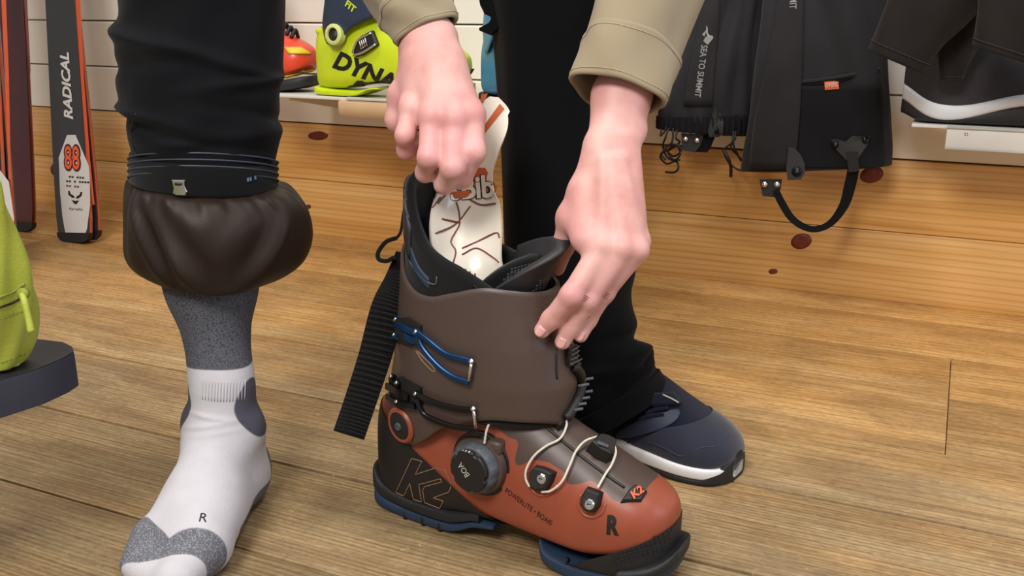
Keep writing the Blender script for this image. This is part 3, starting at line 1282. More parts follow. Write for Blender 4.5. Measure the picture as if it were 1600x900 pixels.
def pad(uc, wc, z0, z1, spread, radius, lean, thick, tilt=0.0, n=26, m=22, arch=0.03):
    """curved padded tongue flap wrapped round the shin"""
    P, Nn = [], []
    for i in range(m):
        t = i / (m - 1)
        for j in range(n):
            a = math.radians(-spread + 2 * spread * j / (n - 1))
            s = j / (n - 1) * 2 - 1
            zz = z0 + (z1 - z0 - arch * abs(s) ** 2.6) * t + tilt * s * t
            u = uc + radius[0] * (math.cos(a) - 1) + lean * t ** 2.2 * math.cos(a) ** 0.5
            w = wc + radius[1] * math.sin(a)
            P.append(bp(u, w, zz))
            Nn.append(BU * math.cos(a) + BW * math.sin(a))
    return np.array(P), np.array(Nn), m, n, thick


def pad_mesh(*a, **k):
    P, Nn, m, n, th = pad(*a, **k)
    v, f = shell_grid(P, Nn, m, n, -th / 2, th)
    return v, f


v, f = pad_mesh(0.148, -0.010, 0.20, 0.314, 86, (0.055, 0.038), 0.010, 0.011, arch=0.045)
tongue = obj('tongue', v, f, M_liner, boot)
B_tg = bvh_of(v, f)
v, f = pad_mesh(0.164, 0.002, 0.235, 0.330, 80, (0.055, 0.035), 0.034, 0.012, tilt=-0.018, arch=0.030)
flap = obj('tongue_flap', v, f, M_linerskin, boot)
B_fl = bvh_of(v, f)
for B_, ox, oy, par in ((B_tg, 800, 420, tongue), (B_fl, 845, 438, flap)):
    bits = []
    for r in range(5):
        for c in range(9):
            x, y = ox + c * 5.2 + (r % 2) * 2.6 - r * 3, oy + r * 4.2 - c * 1.4
            p, n = hit(x, y, B_)
            X, Y, Z = basis(n)
            bits.append(prism([(-0.0012, -0.0008), (0.0012, -0.0008), (0.0012, 0.0008), (-0.0012, 0.0008)], p - Z * 0.0003, X, Y, Z, 0.0009))
    v, f = join(*bits)
    tag(obj('mesh_texture', v, f, M_grey, par, smooth=False), kind='stuff')

# ---- buckles
B_cs = bvh_of(*loft(cuff_tube(bot - 0.035, top), cap=False))
def hook(base_px, rails, pins, m, clip_px, name):
    b = obj(name, *fix_out(*poly_on(clip_px, B_cs, 0.0, 0.0045)), M_black, boot, smooth=40)
    for r in rails:
        Q = [hit(x, y, B_cs, 0.0055) for x, y in r[0]]
        v, f = strap([q[0] for q in Q], [q[1] for q in Q], r[1], 0.0042, 24)
        obj('rail', v, f, m, b, smooth=40)
    for (x0, y0), (x1, y1), rr in pins:
        p, n = hit(x0, y0, B_cs, 0.0062)
        q, n2 = hit(x1, y1, B_cs, 0.0062)
        v, f = tube([p, q], rr, 10)
        obj('pin', v, f, M_steel, b)
        for e, nn in ((p, n),):
            v, f = lathe([(0.0, -0.001), (0.0028, -0.001), (0.0028, 0.0018), (0.0018, 0.0026), (0.0, 0.0026)], e, nrm(nn + V3(0, 0, 0.8)), 14)
            obj('rivet', v, f, M_steel, b)
    for x, y in base_px:
        p, n = hit(x, y, B_cs, 0.006)
        v, f = lathe([(0.0, -0.004), (0.0042, -0.004), (0.0042, 0.001), (0.0, 0.001)], p, nrm(n + V3(0, 0, 0.8)), 14)
        obj('hinge_boss', v, f, m, b, smooth=40)
        v, f = lathe([(0.0, 0), (0.0024, 0), (0.0024, 0.0012), (0.0014, 0.002), (0.0, 0.002)], p + nrm(n + V3(0, 0, 0.8)) * 0.001, nrm(n + V3(0, 0, 0.8)), 12)
        obj('rivet', v, f, M_steel, b)
    return b


ub = hook([(627, 499), (625, 523), (657, 517)],
          [([(626, 505), (640, 512), (658, 520)], 0.007), ([(640, 524), (652, 530), (662, 527)], 0.008), ([(655, 515), (672, 528), (700, 550), (722, 557), (741, 562)], 0.0062),
           ([(657, 523), (668, 545), (690, 570), (712, 586), (737, 595)], 0.0062)],
          [((741, 562), (737, 592), 0.0018)], M_bluealu, [(620, 498), (640, 495), (660, 508), (662, 530), (645, 540), (622, 530)], 'upper_buckle')
lb = hook([(620, 588), (628, 597), (628, 626), (656, 613)],
          [([(612, 603), (630, 612), (645, 620)], 0.008), ([(612, 618), (630, 628), (655, 632)], 0.007), ([(655, 612), (680, 625), (715, 635), (745, 638)], 0.0062),
           ([(657, 620), (667, 643), (690, 655), (715, 663), (748, 666)], 0.0062)],
          [((744, 635), (747, 664), 0.0018)], M_blackalu, [(612, 590), (630, 588), (660, 605), (662, 632), (640, 636), (614, 625)], 'lower_buckle')
# embossed wordmark beside the upper buckle
v, f = line_on([(650, 548), (662, 566), (678, 581), (678, 574), (660, 556), (652, 548)], B_cuff, 0.0003, 0.0007, 20)
obj('embossed_outline', v, f, M_outline, cuff)

# ---- pivot with orange ring
p, n = hit(628, 664, B_cuff)
n = nrm(n * 0.9 + BW * 0.4)
v, f = lathe([(0.0, -0.004), (0.0195, -0.004), (0.0205, 0.002), (0.0185, 0.0042), (0.0158, 0.0042), (0.0152, 0.0025), (0.0, 0.0025)], p, n, 48)
ring = obj('pivot_ring', v, f, M_orange, boot, smooth=40)
v, f = lathe([(0.0, 0.0), (0.0150, 0.0), (0.0150, 0.0040), (0.0135, 0.005), (0.0, 0.005)], p, n, 40)
hub = obj('pivot_cap', v, f, M_black, ring, smooth=40)
v, f = lathe([(0.0, 0.004), (0.005, 0.004), (0.0042, 0.0068), (0.0022, 0.0072), (0.002, 0.0055), (0.0, 0.0055)], p, n, 20)
obj('pivot_bolt', v, f, M_grey, hub, smooth=40)

# ---- dial
pd, nd = hit(752, 724, B_shell)
nd = nrm(nd * 0.6 + BW * 0.6)
X, Y, Z = basis(nd)
dial = obj('dial_housing', *lathe([(0.0, -0.012), (0.0325, -0.012), (0.0320, 0.002), (0.0305, 0.008), (0.0280, 0.009), (0.0, 0.009)], pd, Z, 56), M_brown, boot, smooth=40)
v, f = lathe([(0.0335, -0.004), (0.0352, -0.004), (0.0352, 0.001), (0.0335, 0.001)], pd, Z, 56)
obj('dial_gasket', v, f, M_print, dial)
# lace port of the housing
pp = pd + X * 0.016 + Y * 0.024
v, f = box(pp + Z * 0.0, 0.022, 0.016, 0.016, 0.004, [X, Y, Z])
obj('lace_port', v, f, M_brown, dial)
th = np.linspace(0, 2 * math.pi, 96, endpoint=False)
rings = []
for r, z in ((0.0, 0.006), (0.0272, 0.006), (0.0272, 0.012), (0.0262, 0.018), (0.0242, 0.0205), (0.0, 0.0205)):
    kn = 1 + 0.02 * np.sign(np.sin(th * 12)) * (0.011 < z < 0.019)
    rings.append(pd + Z * z + (r * kn)[:, None] * (np.cos(th)[:, None] * X + np.sin(th)[:, None] * Y))
v, f = loft(rings)
knob = obj('dial_ring', v, f, M_grey, dial, smooth=35)
rings = []
for r, z in ((0.0, 0.018), (0.0226, 0.018), (0.0226, 0.0235), (0.0212, 0.0252), (0.0, 0.0252)):
    kn = 1 - 0.10 * (np.cos(th * 5 + 0.7) > 0.80)
    rings.append(pd + Z * z + (r * kn)[:, None] * (np.cos(th)[:, None] * X + np.sin(th)[:, None] * Y))
v, f = loft(rings)
capo = obj('dial_cap', v, f, M_black, knob, smooth=35)
B_cap = bvh_of(v, f)
v, f = text_on('BOA', (731, 744), (718, 724), 0.0072, B_cap, 0.0004)
obj('lettering', v, f, M_lightprint, capo, smooth=False)
v, f = text_on('- - -', (722, 703), (734, 706), 0.002, B_cap, 0.0004)
obj('lettering', v, f, M_lightprint, capo, smooth=False)

# ---- lace guides and lace
def guide(px, c, h, screw=None, m=M_black, name='lace_guide', topk=0.85):
    p, n = hit(c[0], c[1], B_shell)
    X, Y, Z = basis(n)
    poly = []
    for x, y in px:
        q = onplane(x, y, p, n) - p
        poly.append((q @ X, q @ Y))
    poly = np.array(poly)
    if np.sum(poly[:, 0] * np.roll(poly[:, 1], -1) - poly[:, 1] * np.roll(poly[:, 0], -1)) < 0: poly = poly[::-1]
    o = obj(name, *prism(poly, p - Z * 0.004, X, Y, Z, h + 0.004, 0.002, topk), m, boot, smooth=30)
    if screw:
        q, n2 = onplane(screw[0], screw[1], p + Z * h, n), n
        v, f = lathe([(0.0, -0.002), (0.0052, -0.002), (0.0052, 0.001), (0.0040, 0.0022), (0.0016, 0.0022), (0.0014, 0.0012), (0.0, 0.0012)], q, Z, 24)
        s = obj('screw', v, f, M_steel, o, smooth=40)
        v, f = box(q + Z * 0.0021, 0.004, 0.0008, 0.0006, 0, [X, Y, Z])
        obj('screw_slot', v, f, M_print, s)
    return o


guide([(830, 735), (838, 725), (855, 729), (871, 737), (867, 752), (858, 766), (840, 768), (830, 758)], (848, 747), 0.010, (846, 748))
guide([(911, 772), (918, 759), (930, 763), (943, 769), (940, 790), (930, 802), (916, 800), (908, 789)], (925, 782), 0.010, (921, 788))
guide([(915, 702), (928, 688), (945, 690), (960, 699), (956, 720), (948, 724), (932, 716)], (937, 705), 0.014)
p, n = hit(940, 694, B_shell)
X, Y, Z = basis(n)
v, f = box(onplane(942, 694, p + Z * 0.014, n), 0.012, 0.005, 0.002, 0.0008, [nrm(onplane(950, 698, p, n) - p), np.cross(Z, nrm(onplane(950, 698, p, n) - p)), Z])
obj('guide_plate', v, f, M_grey, boot)
guide([(858, 658), (872, 652), (890, 652), (884, 668), (872, 674)], (875, 664), 0.009)
em = guide([(969, 785), (982, 766), (992, 757), (1012, 768), (1002, 785)], (990, 773), 0.0035, name='tongue_emblem', topk=0.95)
B_em = B_shell
v, f = text_on('K2', (985, 779), (1002, 766), 0.008, B_shell, 0.0062, shear=0.2, bold=0.03)
obj('lettering', v, f, M_orangeprint, em, smooth=False)
# edges of the instep overlap
v, f = line_on([(848, 662), (880, 690), (920, 722), (950, 744), (976, 762)], B_shell, 0.0002, 0.0016, 30)
obj('overlap_edge', v, f, M_print, lower)


def lace(pts, r=0.00125):
    P = np.array([hit(x, y, B_shell, o)[0] for x, y, o in pts])
    v, f = tube(P, r, 8, 50)
    return obj('lace', v, f, M_lace, boot)


lace([(776, 655, 0.012), (772, 670, 0.016), (768, 689, 0.014)])
lace([(880, 660, 0.008), (882, 672, 0.008), (875, 688, 0.005), (855, 698, 0.005), (838, 712, 0.006), (828, 730, 0.007), (827, 745, 0.007), (833, 758, 0.007)])
lace([(850, 767, 0.005), (865, 765, 0.006), (882, 752, 0.007), (892, 730, 0.007), (900, 710, 0.008), (912, 698, 0.01), (928, 694, 0.011)])
lace([(952, 708, 0.012), (956, 718, 0.010), (953, 732, 0.008), (945, 745, 0.007), (935, 764, 0.007)])

# moulded lips round the two side guides
for pts in ([(827, 734), (825, 750), (832, 766), (846, 774), (862, 770), (870, 757)], [(908, 772), (904, 788), (912, 803), (926, 808), (940, 801), (946, 786)]):
    v, f = line_on(pts, B_shell, 0.0002, 0.0018, 26, 8)
    obj('guide_lip', v, f, M_orange, lower)

# ---- printing on the shell
for pts in ([(283, 192), (152, 472), (217, 503), (268, 398), (298, 530), (365, 553), (343, 408), (430, 385), (520, 360), (535, 385), (390, 425), (375, 455), (390, 557), (515, 605),
             (545, 543), (458, 518), (590, 470), (607, 430), (600, 370), (560, 290), (475, 272), (312, 325), (368, 215), (283, 192)],):
    px = [(590 + x / 5.295, 680 + y / 5.295) for x, y in pts]
    B_hs = bvh_of(*join((SV, SF), (hv, hf)))
    v, f = line_on(px, B_hs, 0.0003, 0.00055, None, 5)
    obj('logo_outline', v, f, M_outline, heel)
v, f = text_on('POWERLITE • BOA®', (790, 765), (862, 818), 0.0068, B_shell, 0.0004, bold=0.004)
obj('lettering', v, f, M_print, lower, smooth=False)
v, f = text_on('R', (947, 820), (967, 822), 0.020, B_shell, 0.0004, bold=0.06, shear=0.1)
obj('lettering', v, f, M_print, lower, smooth=False)

# ---- power strap hanging off the back, pull loops
dS = 0.99
sp_ = [at(632, 395, 1.015), at(622, 440, 1.02), at(606, 485, 1.02), at(585, 560, 1.02), at(562, 630, 1.02), at(545, 680, 1.02)]
wd = [0.018, 0.030, 0.037, 0.035, 0.034, 0.034]
SPn = nrm(-FWD + 0.25 * RGT + V3(0, 0, 0.15))
v, f = strap(sp_, SPn, wd, 0.0022, 40)
pst = obj('power_strap', v, f, M_strap, boot, smooth=40)
PS = cr(sp_, 44)
WDs = cr(wd, 44)[:, 0]
Tn = np.gradient(PS, axis=0)
for i in range(6, 43):
    t = nrm(Tn[i])
    nn = nrm(SPn - t * (SPn @ t))
    s = np.cross(t, nn)
    w = WDs[i] / 2 - 0.0006
    v, f = tube([PS[i] - s * w + nn * 0.0012, PS[i] + s * w + nn * 0.0012], 0.0015, 6)
    obj('rib', v, f, M_strap, pst)
v, f = strap([at(619, 372, 1.01), at(603, 378, 1.01), at(591, 394, 1.01), at(592, 405, 1.01), at(604, 408, 1.01), at(616, 402, 1.01)], FWD * -1 + RGT * 0.2, 0.0045, 0.009, 30)
obj('pull_loop', v, f, M_strap, boot, smooth=40)
v, f = tube([at(649, 268, 1.02), at(640, 283, 1.02), at(636, 305, 1.02), at(630, 335, 1.018), at(626, 362, 1.012), at(618, 374, 1.01)], 0.0016, 8, 30)
obj('cord', v, f, M_strap, boot)

# ================================================================== people
def depth_of(p):
    return float((np.asarray(p) - CAM) @ FWD)


def skin_mat():
    N = NT('skin')
    v = N.coords()
    n1 = N.n('TexNoise', Scale=28.0, Detail=3.0)
    N.l(v, n1.inputs['Vector'])
    c = N.ramp(n1.outputs['Fac'], [(0.3, lin('#c58f88')), (0.55, lin('#d3a39c')), (0.75, lin('#d9ae a4'.replace(' ', '')))])
    n2 = N.n('TexNoise', Scale=9.0, Detail=2.0)
    N.l(v, n2.inputs['Vector'])
    c = N.mix(N.ramp(n2.outputs['Fac'], [(0.45, (0, 0, 0, 1)), (0.7, (0.5, 0.5, 0.5, 1))]), c, lin('#d08e92'))
    N.l(c, N.b.inputs['Base Color'])
    N.b.inputs['Roughness'].default_value = 0.5
    N.b.inputs['Subsurface Weight'].default_value = 0.18
    N.b.inputs['Subsurface Radius'].default_value = (0.010, 0.004, 0.002)
    N.b.inputs['Subsurface Scale'].default_value = 0.5
    N.b.inputs['Specular IOR Level'].default_value = 0.35
    vo = N.n('TexVoronoi', Scale=700.0)
    N.l(v, vo.inputs['Vector'])
    n3 = N.n('TexNoise', Scale=220.0, Detail=3.0)
    N.l(v, n3.inputs['Vector'])
    ad = N.n('Math', operation='ADD')
    N.l(vo.outputs['Distance'], ad.inputs[0])
    N.l(n3.outputs['Fac'], ad.inputs[1])
    N.bump(ad.outputs[0], 0.12, 0.0006)
    return N.m


M_skin = skin_mat()
M_nail = mat('fingernail', '#dca8a2', rough=0.3, var=0.05, coat=0.1)
M_navypants = weave('dark_navy_softshell', '#090b10', scale=1400, rough=0.75, bump=0.25, sheen=0.05)
M_blackpants = weave('black_trouser_cloth', '#050609', scale=1400, rough=0.8, bump=0.25, sheen=0.04)
M_gaiter_brown = mat('dark_brown_nylon', '#251c16', rough=0.5, var=0.12, vscale=12, bump=0.15, bscale=900, spec=0.25)
M_band = weave('black_elastic', '#0d0e10', scale=1200, rough=0.75, bump=0.4)
M_bandline = mat('slate_rubber_line', '#2b3340', rough=0.5)
M_shirt = weave('beige_shirt_cotton', '#93876f', scale=1500, rough=0.85, bump=0.35, sheen=0.2, var=0.06)
M_thread = mat('tan_thread', '#a2957a', rough=0.8)

# ---------------- person trying boots: leg in sock
FH = gnd(398, 742)
foot_dir = nrm(gnd(268, 915) - gnd(392, 752))
foot_side = V3(-foot_dir[1], foot_dir[0], 0)
if foot_side @ RGT < 0: foot_side = -foot_side
FO = gnd(388, 752) + foot_dir * 0.002


def fp(x, y, z):
    return FO + foot_dir * x + foot_side * y + V3(0, 0, z)


p1 = thing('person', fp(0.08, 0, 0), 'person in dark navy trousers standing on one socked foot, sock white and grey', 'person')
leg_up = at(330, 440, 1.075)
S = SDF(np.minimum(fp(0, 0, 0), fp(0.27, 0, 0)) - V3(0.12, 0.12, 0.012), np.maximum(fp(0, 0, 0), fp(0.27, 0, 0)) + V3(0.12, 0.12, 0.36), 0.0024)
S.ball(fp(0.036, 0, 0.036), 0.036, 0)
S.cap(fp(0.036, 0, 0.036), fp(0.05, 0, 0.085), 0.034, 0.036, 0.03)
S.cap(fp(0.052, 0, 0.09), fp(0.054, 0.003, 0.15), 0.0310, 0.0280, 0.03)
S.cap(fp(0.054, 0.003, 0.15), leg_up, 0.0280, 0.047, 0.03)
S.cap(leg_up, at(326, 350, 1.06), 0.048, 0.053, 0.02)
S.cap(fp(0.062, 0, 0.092), fp(0.125, 0.004, 0.056), 0.034, 0.034, 0.03)
S.cap(fp(0.125, 0.004, 0.050), fp(0.185, 0.014, 0.033), 0.034, 0.030, 0.025)
S.cap(fp(0.05, -0.008, 0.034), fp(0.175, -0.022, 0.027), 0.033, 0.027, 0.025)
S.cap(fp(0.06, 0.006, 0.034), fp(0.185, 0.022, 0.029), 0.032, 0.028, 0.025)
S.cap(fp(0.185, 0.026, 0.026), fp(0.236, 0.020, 0.022), 0.025, 0.0215, 0.012)
for k, (a, b) in enumerate(((0.232, 0.004), (0.226, -0.011), (0.218, -0.025), (0.208, -0.037))):
    S.cap(fp(0.18, b * 0.9, 0.026), fp(a, b, 0.018), 0.020, 0.0165 - k * 0.0006, 0.012)
for s in (-1, 1):
    S.ball(fp(0.054, s * 0.028, 0.104 - 0.004 * s), 0.013, 0.02)
SVs, SFs = S.mesh()
SVs[:, 2] = np.maximum(SVs[:, 2], 0.0006)
Q = np.stack([(SVs - FO) @ foot_dir, (SVs - FO) @ foot_side, SVs[:, 2]], 1)
# wrinkles where foot and shin meet
for k, (z0, amp) in enumerate(((0.116, 0.0026), (0.126, 0.0024), (0.107, 0.0018))):
    wv = gau(Q[:, 2] - 0.25 * (Q[:, 0] - 0.09) - 0.15 * Q[:, 1] * (-1) ** k, z0, 0.0028) * (Q[:, 0] > 0.075) * gau(Q[:, 1], 0.005 * k, 0.026)
    SVs += (foot_dir[None] * 0.8 + V3(0, 0, 0.6)) * (amp * wv)[:, None]
x, y, z = Q.T
cen = fp(0.058, 0, 0)
shin = np.maximum(0.150 + 0.10 * np.abs(y) * 0 + 0.012 * np.cos(y * 60) * 0 - z, np.where(y > 0, y - 0.038 - (z - 0.15) * 0.10, -1))
shin = np.maximum(0.178 - 0.006 * np.abs(y / 0.04) ** 2 - z, y - 0.036 - (z - 0.17) * 0.10)
ov1 = np.sqrt(((x - 0.058) / 1.0) ** 2 + ((z - 0.126) / 1.4) ** 2) - 0.0245
ov1 = np.maximum(ov1, 0.021 - np.abs(y))
toe_a = 0.163 + 0.012 * np.cos(y * 62 + 0.3) * -1 + 0.10 * np.abs(y)
band = np.maximum(0.212 - np.where(y > 0.004, 0.35, 0.85) * np.abs(y - 0.004) - x, x - 0.230 + 0.30 * np.maximum(0, np.abs(y) - 0.02))
heelz = np.maximum(x - 0.036, np.maximum(z - 0.062 - 0.1 * x, -(0.0 + z - 0.0)))
heelz = np.maximum(heelz, -(np.sqrt((x - 0.0) ** 2 + (z - 0.045) ** 2) - 0.017))
arch = np.maximum(z - 0.028, np.maximum(x - 0.15, -x))
M_sock = zone_mat('white_grey_knit_sock', ['#bdbcc2', '#54565e', '#4a4a56', '#5c5e65', '#63646b'], rough=0.9, attr=('zshin', 'zankle', 'zfore', 'zheel'), bump=0.7, bscale=620, var=0.05,
                  fleck={'#54565e': '#33363d', '#5c5e65': '#85878f'}, w=0.0008)
sock = obj('sock', SVs, SFs, M_sock, p1, attrs={'zshin': shin, 'zankle': ov1, 'zfore': band, 'zheel': np.minimum(heelz, arch)})
B_sock = bvh_of(SVs, SFs)
v, f = text_on('R', (311, 808), (323, 809), 0.011, B_sock, 0.0005, shear=0.15)
obj('lettering', v, f, M_print, sock, smooth=False)
M_sockrib = mat('white_knit_rib', '#adacb2', rough=0.9)
# ribbed knit window above the ankle
for k in range(15):
    x = 318 + k * 4.7
    yy = 594 - 4 * math.sin(k / 14 * math.pi) * -1
    v, f = line_on([(x, yy), (x - 1.0, yy + 14), (x - 1.5, yy + 30)], B_sock, 0.0001, 0.0006, 6, 5)
    obj('knit_rib', v, f, M_sockrib, sock)


def pants_disp(th, s):
    d = 0.0045 * np.sin(3 * th + 9 * s) * 0.5 + 0.002 * np.sin(7 * th - 20 * s)
    for th0, s0, wth, ws, amp, sl in ((2.6, 0.50, 1.1, 0.020, 0.016, 0.02), (2.4, 0.565, 0.9, 0.020, -0.010, -0.03), (2.9, 0.70, 1.0, 0.022, 0.014, 0.04), (2.5, 0.75, 1.2, 0.02, -0.010, 0.05),
                                      (1.2, 0.53, 0.8, 0.020, 0.007, 0.05), (0.5, 0.60, 0.8, 0.025, 0.008, -0.05), (0.3, 0.72, 0.9, 0.020, -0.006, 0.03), (0.2, 0.78, 0.9, 0.03, 0.006, 0.0), (1.3, 0.80, 0.7, 0.03, 0.004, -0.04)):
        a = adiff(th, th0)
        d = d + amp * gau(a, 0, wth) * gau(s + sl * a, s0, ws)
    return d * 0.55 * min(1.0, max(0.0, (0.93 - s) * 10))


R_ = limb([(296, -330, 0.945, 150), (302, -200, 0.96, 142), (312, -60, 0.98, 133), (316, 20, 0.995, 126), (314, 110, 1.01, 126), (317, 175, 1.018, 119), (319, 225, 1.027, 112), (319, 250, 1.032, 108)], 150, 96, 0.82, pants_disp)
v, f = fix_out(*solid(R_, 0.004))
tr1 = obj('trouser_leg', v, f, M_navypants, p1)
B_tr1 = bvh_of(*loft(R_, cap=False))
v, f = line_on([(212, 178), (205, 205), (208, 228), (214, 245)], B_tr1, 0.0002, 0.0008, 16)
obj('seam', v, f, M_print, tr1)
Rb = limb([(319, 246, 1.031, 112), (319, 262, 1.034, 113), (319, 288, 1.039, 112)], 16, 96, 0.82)
v, f = fix_out(*solid(Rb, 0.006))
band_o = obj('elastic_cuff', v, f, M_band, p1, smooth=True)
B_band = bvh_of(*loft(Rb, cap=False))
for k in range(4):
    rr = limb([(319, 252 + k * 9.5, 1.032 + k * 0.0018, 113.5), (319, 253 + k * 9.5, 1.032 + k * 0.0018, 113.5)], 2, 96, 0.82)[0]
    v, f = tube(np.vstack([rr, rr[:1]]), 0.0011, 6)
    obj('grip_line', v, f, M_bandline, band_o)
p, n = hit(281, 293, B_band)
X, Y, Z = basis(n)
v, f = prism([(-0.0075, -0.006), (-0.004, -0.008), (0.006, -0.008), (0.008, -0.004), (0.006, 0.002), (0.007, 0.008), (-0.007, 0.008), (-0.006, 0.0)], p, X, Y, Z, 0.0025, 0.001)
hk = obj('lace_hook', v, f, M_steel, band_o, smooth=30)
v, f = box(p + Z * 0.003 + Y * 0.004, 0.007, 0.003, 0.002, 0.0006, [X, Y, Z])
obj('hook_slot', v, f, M_print, hk)
v, f = text_on('-- -', (385, 281), (400, 277), 0.004, B_band, 0.0012, shear=0.3)
obj('lettering', v, f, mat('steel_blue_print', '#4f6f92', rough=0.5), band_o, smooth=False)


def skirt_disp(th, s):
    g = gau(s, 0.10, 0.09)
    d = 0.0022 * g * (np.sin(19 * th + 3 * np.sin(2 * th)) + 0.7 * np.sin(31 * th + 1.3) + 0.5 * np.sin(11 * th))
    d = d + 0.0022 * np.sin(4 * th + 5 * s) + 0.0013 * np.sin(7 * th - 9 * s)
    # long diagonal drapes
    for th0, s0, wth, ws, amp, sl in ((2.25, 0.33, 0.10, 0.18, 0.007, 1.3), (2.05, 0.36, 0.12, 0.2, -0.006, 1.3), (1.72, 0.45, 0.12, 0.2, 0.006, 1.8), (1.5, 0.42, 0.14, 0.2, -0.005, 1.8), (1.15, 0.30, 0.16, 0.12, 0.005, -1.5),
                                      (0.85, 0.34, 0.14, 0.14, -0.005, -1.8), (0.6, 0.30, 0.14, 0.14, 0.005, -1.6), (2.75, 0.32, 0.12, 0.2, -0.005, 0.6), (1.3, 0.62, 0.5, 0.07, 0.004, 0.0)):
        a = adiff(th, th0 - sl * (s - s0))
        d = d + amp * gau(a, 0, wth) * gau(s, s0, ws)
    return d


R_ = limb([(320, 282, 1.038, 102), (329, 291, 1.04, 121), (337, 318, 1.046, 137), (341, 360, 1.055, 141), (338, 398, 1.062, 133), (334, 422, 1.068, 110), (331, 430, 1.072, 84), (330, 424, 1.07, 74), (330, 405, 1.066, 72)], 120, 128, 0.84, skirt_disp, tdir=at(325, 400, 1.068) - at(319, 250, 1.028))
v, f = fix_out(*solid(R_, 0.0016))
obj('snow_gaiter', v, f, M_gaiter_brown, p1)

# ---------------- helper in the beige shirt
p2_base = gnd(950, 700)
p2 = thing('person', p2_base, 'person in beige shirt and black trousers bending over the orange boot with both hands', 'person')


def finger(S, J, R, k=0.006, root=0.007):
    for i in range(len(J) - 1):
        S.cap(J[i], J[i + 1], R[i], R[i + 1], root if i == 0 else k)


def nail(name, a, b, r, n, parent):
    """nail plate near the tip of the last phalanx a->b"""
    t = nrm(b - a)
    n = nrm(n - t * (n @ t))
    s = np.cross(t, n)
    P, Nn = [], []
    for i in range(7):
        q = i / 6
        for j in range(7):
            w = (j / 6 * 2 - 1)
            ww = 0.0052 * (1 - 0.25 * abs(q * 2 - 1) ** 3)
            ang = w * ww / r
            P.append(b - t * 0.0052 + t * (q * 0.0105 - 0.001 * w * w * (1 if q > 0.5 else 0)) + (n * math.cos(ang) + s * math.sin(ang)) * (r * (1.0 - 0.10 * q)))
            Nn.append(n * math.cos(ang) + s * math.sin(ang))
    v, f = shell_grid(np.array(P), np.array(Nn), 7, 7, 0.0, 0.0007)
    return obj(name, v, f, M_nail, parent)


dtip = depth_of(hit(846, 519, B_cuff)[0])
dm = depth_of(hit(866, 530, B_cuff)[0])


def J(*pts):
    return [at(*p) for p in pts]


# right-hand side of the picture: hand closing on the front of the cuff
idx_ = J((944, 384, 0.917), (893, 461, dtip - 0.029), (861, 499, dtip - 0.012), (847, 516, dtip - 0.0075))
mid_ = J((973, 388, 0.914), (918, 467, dm - 0.026), (889, 512, dm - 0.012), (879, 534, dm - 0.009))
rin_ = J((994, 391, 0.919), (944, 457, dm - 0.014), (919, 499, dm - 0.004), (907, 524, dm - 0.003))
pin_ = J((998, 378, 0.932), (960, 436, dm + 0.012), (935, 470, dm + 0.014), (920, 490, dm + 0.016))
thu_ = J((915, 280, 0.945), (893, 340, 0.950), (880, 384, 0.962), (870, 418, 0.980))
wr = at(958, 205, 0.945)
allp = np.array(idx_ + mid_ + rin_ + pin_ + thu_ + [wr, at(975, 150, 0.955), at(1000, 60, 0.975)])
S = SDF(allp.min(0) - 0.045, allp.max(0) + 0.045, 0.0017)
S.cap(at(1000, 60, 0.975), at(972, 150, 0.957), 0.029, 0.026, 0.0)
S.cap(at(983, 150, 0.957), at(974, 212, 0.947), 0.0205, 0.0180, 0.014)
S.cap(at(957, 150, 0.957), at(947, 212, 0.945), 0.0200, 0.0175, 0.014)
for m_, r0, r1, wx in ((idx_, 0.0145, 0.0110, 938), (mid_, 0.0150, 0.0112, 955), (rin_, 0.0145, 0.0108, 970), (pin_, 0.013, 0.0100, 978)):
    S.cap(at(wx, 225, 0.942), m_[0], r0, r1 * 0.97, 0.008)
S.cap(at(935, 240, 0.942), thu_[1], 0.0150, 0.0130, 0.012)
S.cap(at(912, 300, 0.938), at(916, 372, 0.925), 0.013, 0.014, 0.014)
S.cap(at(893, 340, 0.948), at(925, 380, 0.920), 0.012, 0.012, 0.012)   # web between thumb and index
finger(S, thu_[1:], [0.0130, 0.0108, 0.0088])
finger(S, idx_, [0.0124, 0.0106, 0.0092, 0.0078], 0.005)
finger(S, mid_, [0.0124, 0.0105, 0.0091, 0.0078], 0.005)
finger(S, rin_, [0.0116, 0.0096, 0.0084, 0.0072], 0.005)
finger(S, pin_, [0.0105, 0.0082, 0.0070, 0.0060])
back = nrm(-FWD)
for j, r in ((idx_, 0.0088), (mid_, 0.0092), (rin_, 0.0086), (pin_, 0.008)):
    S.ball(j[0] + back * 0.0052 + nrm(j[0] - j[1]) * 0.001, r * 0.72, 0.008)     # knuckles
    S.ball(j[1] + back * 0.0022, 0.0078, 0.006)
S.ball(at(996, 205, 0.95), 0.0075, 0.014)      # ulna bump
for j, wx in ((idx_, 942), (mid_, 958), (rin_, 972)):                    # tendons
    a = at(wx, 250, 0.922)
    S.cap(a, j[0] + back * 0.005, 0.0028, 0.0040, 0.010)
HV, HF = S.mesh()
arm_r = obj('forearm_and_hand', HV, HF, M_skin, p2)
B_hr = bvh_of(HV, HF)
for nm, j, r in (('fingernail', idx_, 0.008), ('fingernail', mid_, 0.008), ('fingernail', rin_, 0.0074)):
    nail(nm, j[2], j[3], r, -FWD + V3(0, 0, 0.3) * 0 - RGT * 0.25, arm_r)
M_crease = mat('skin_crease', '#bd877f', rough=0.6)
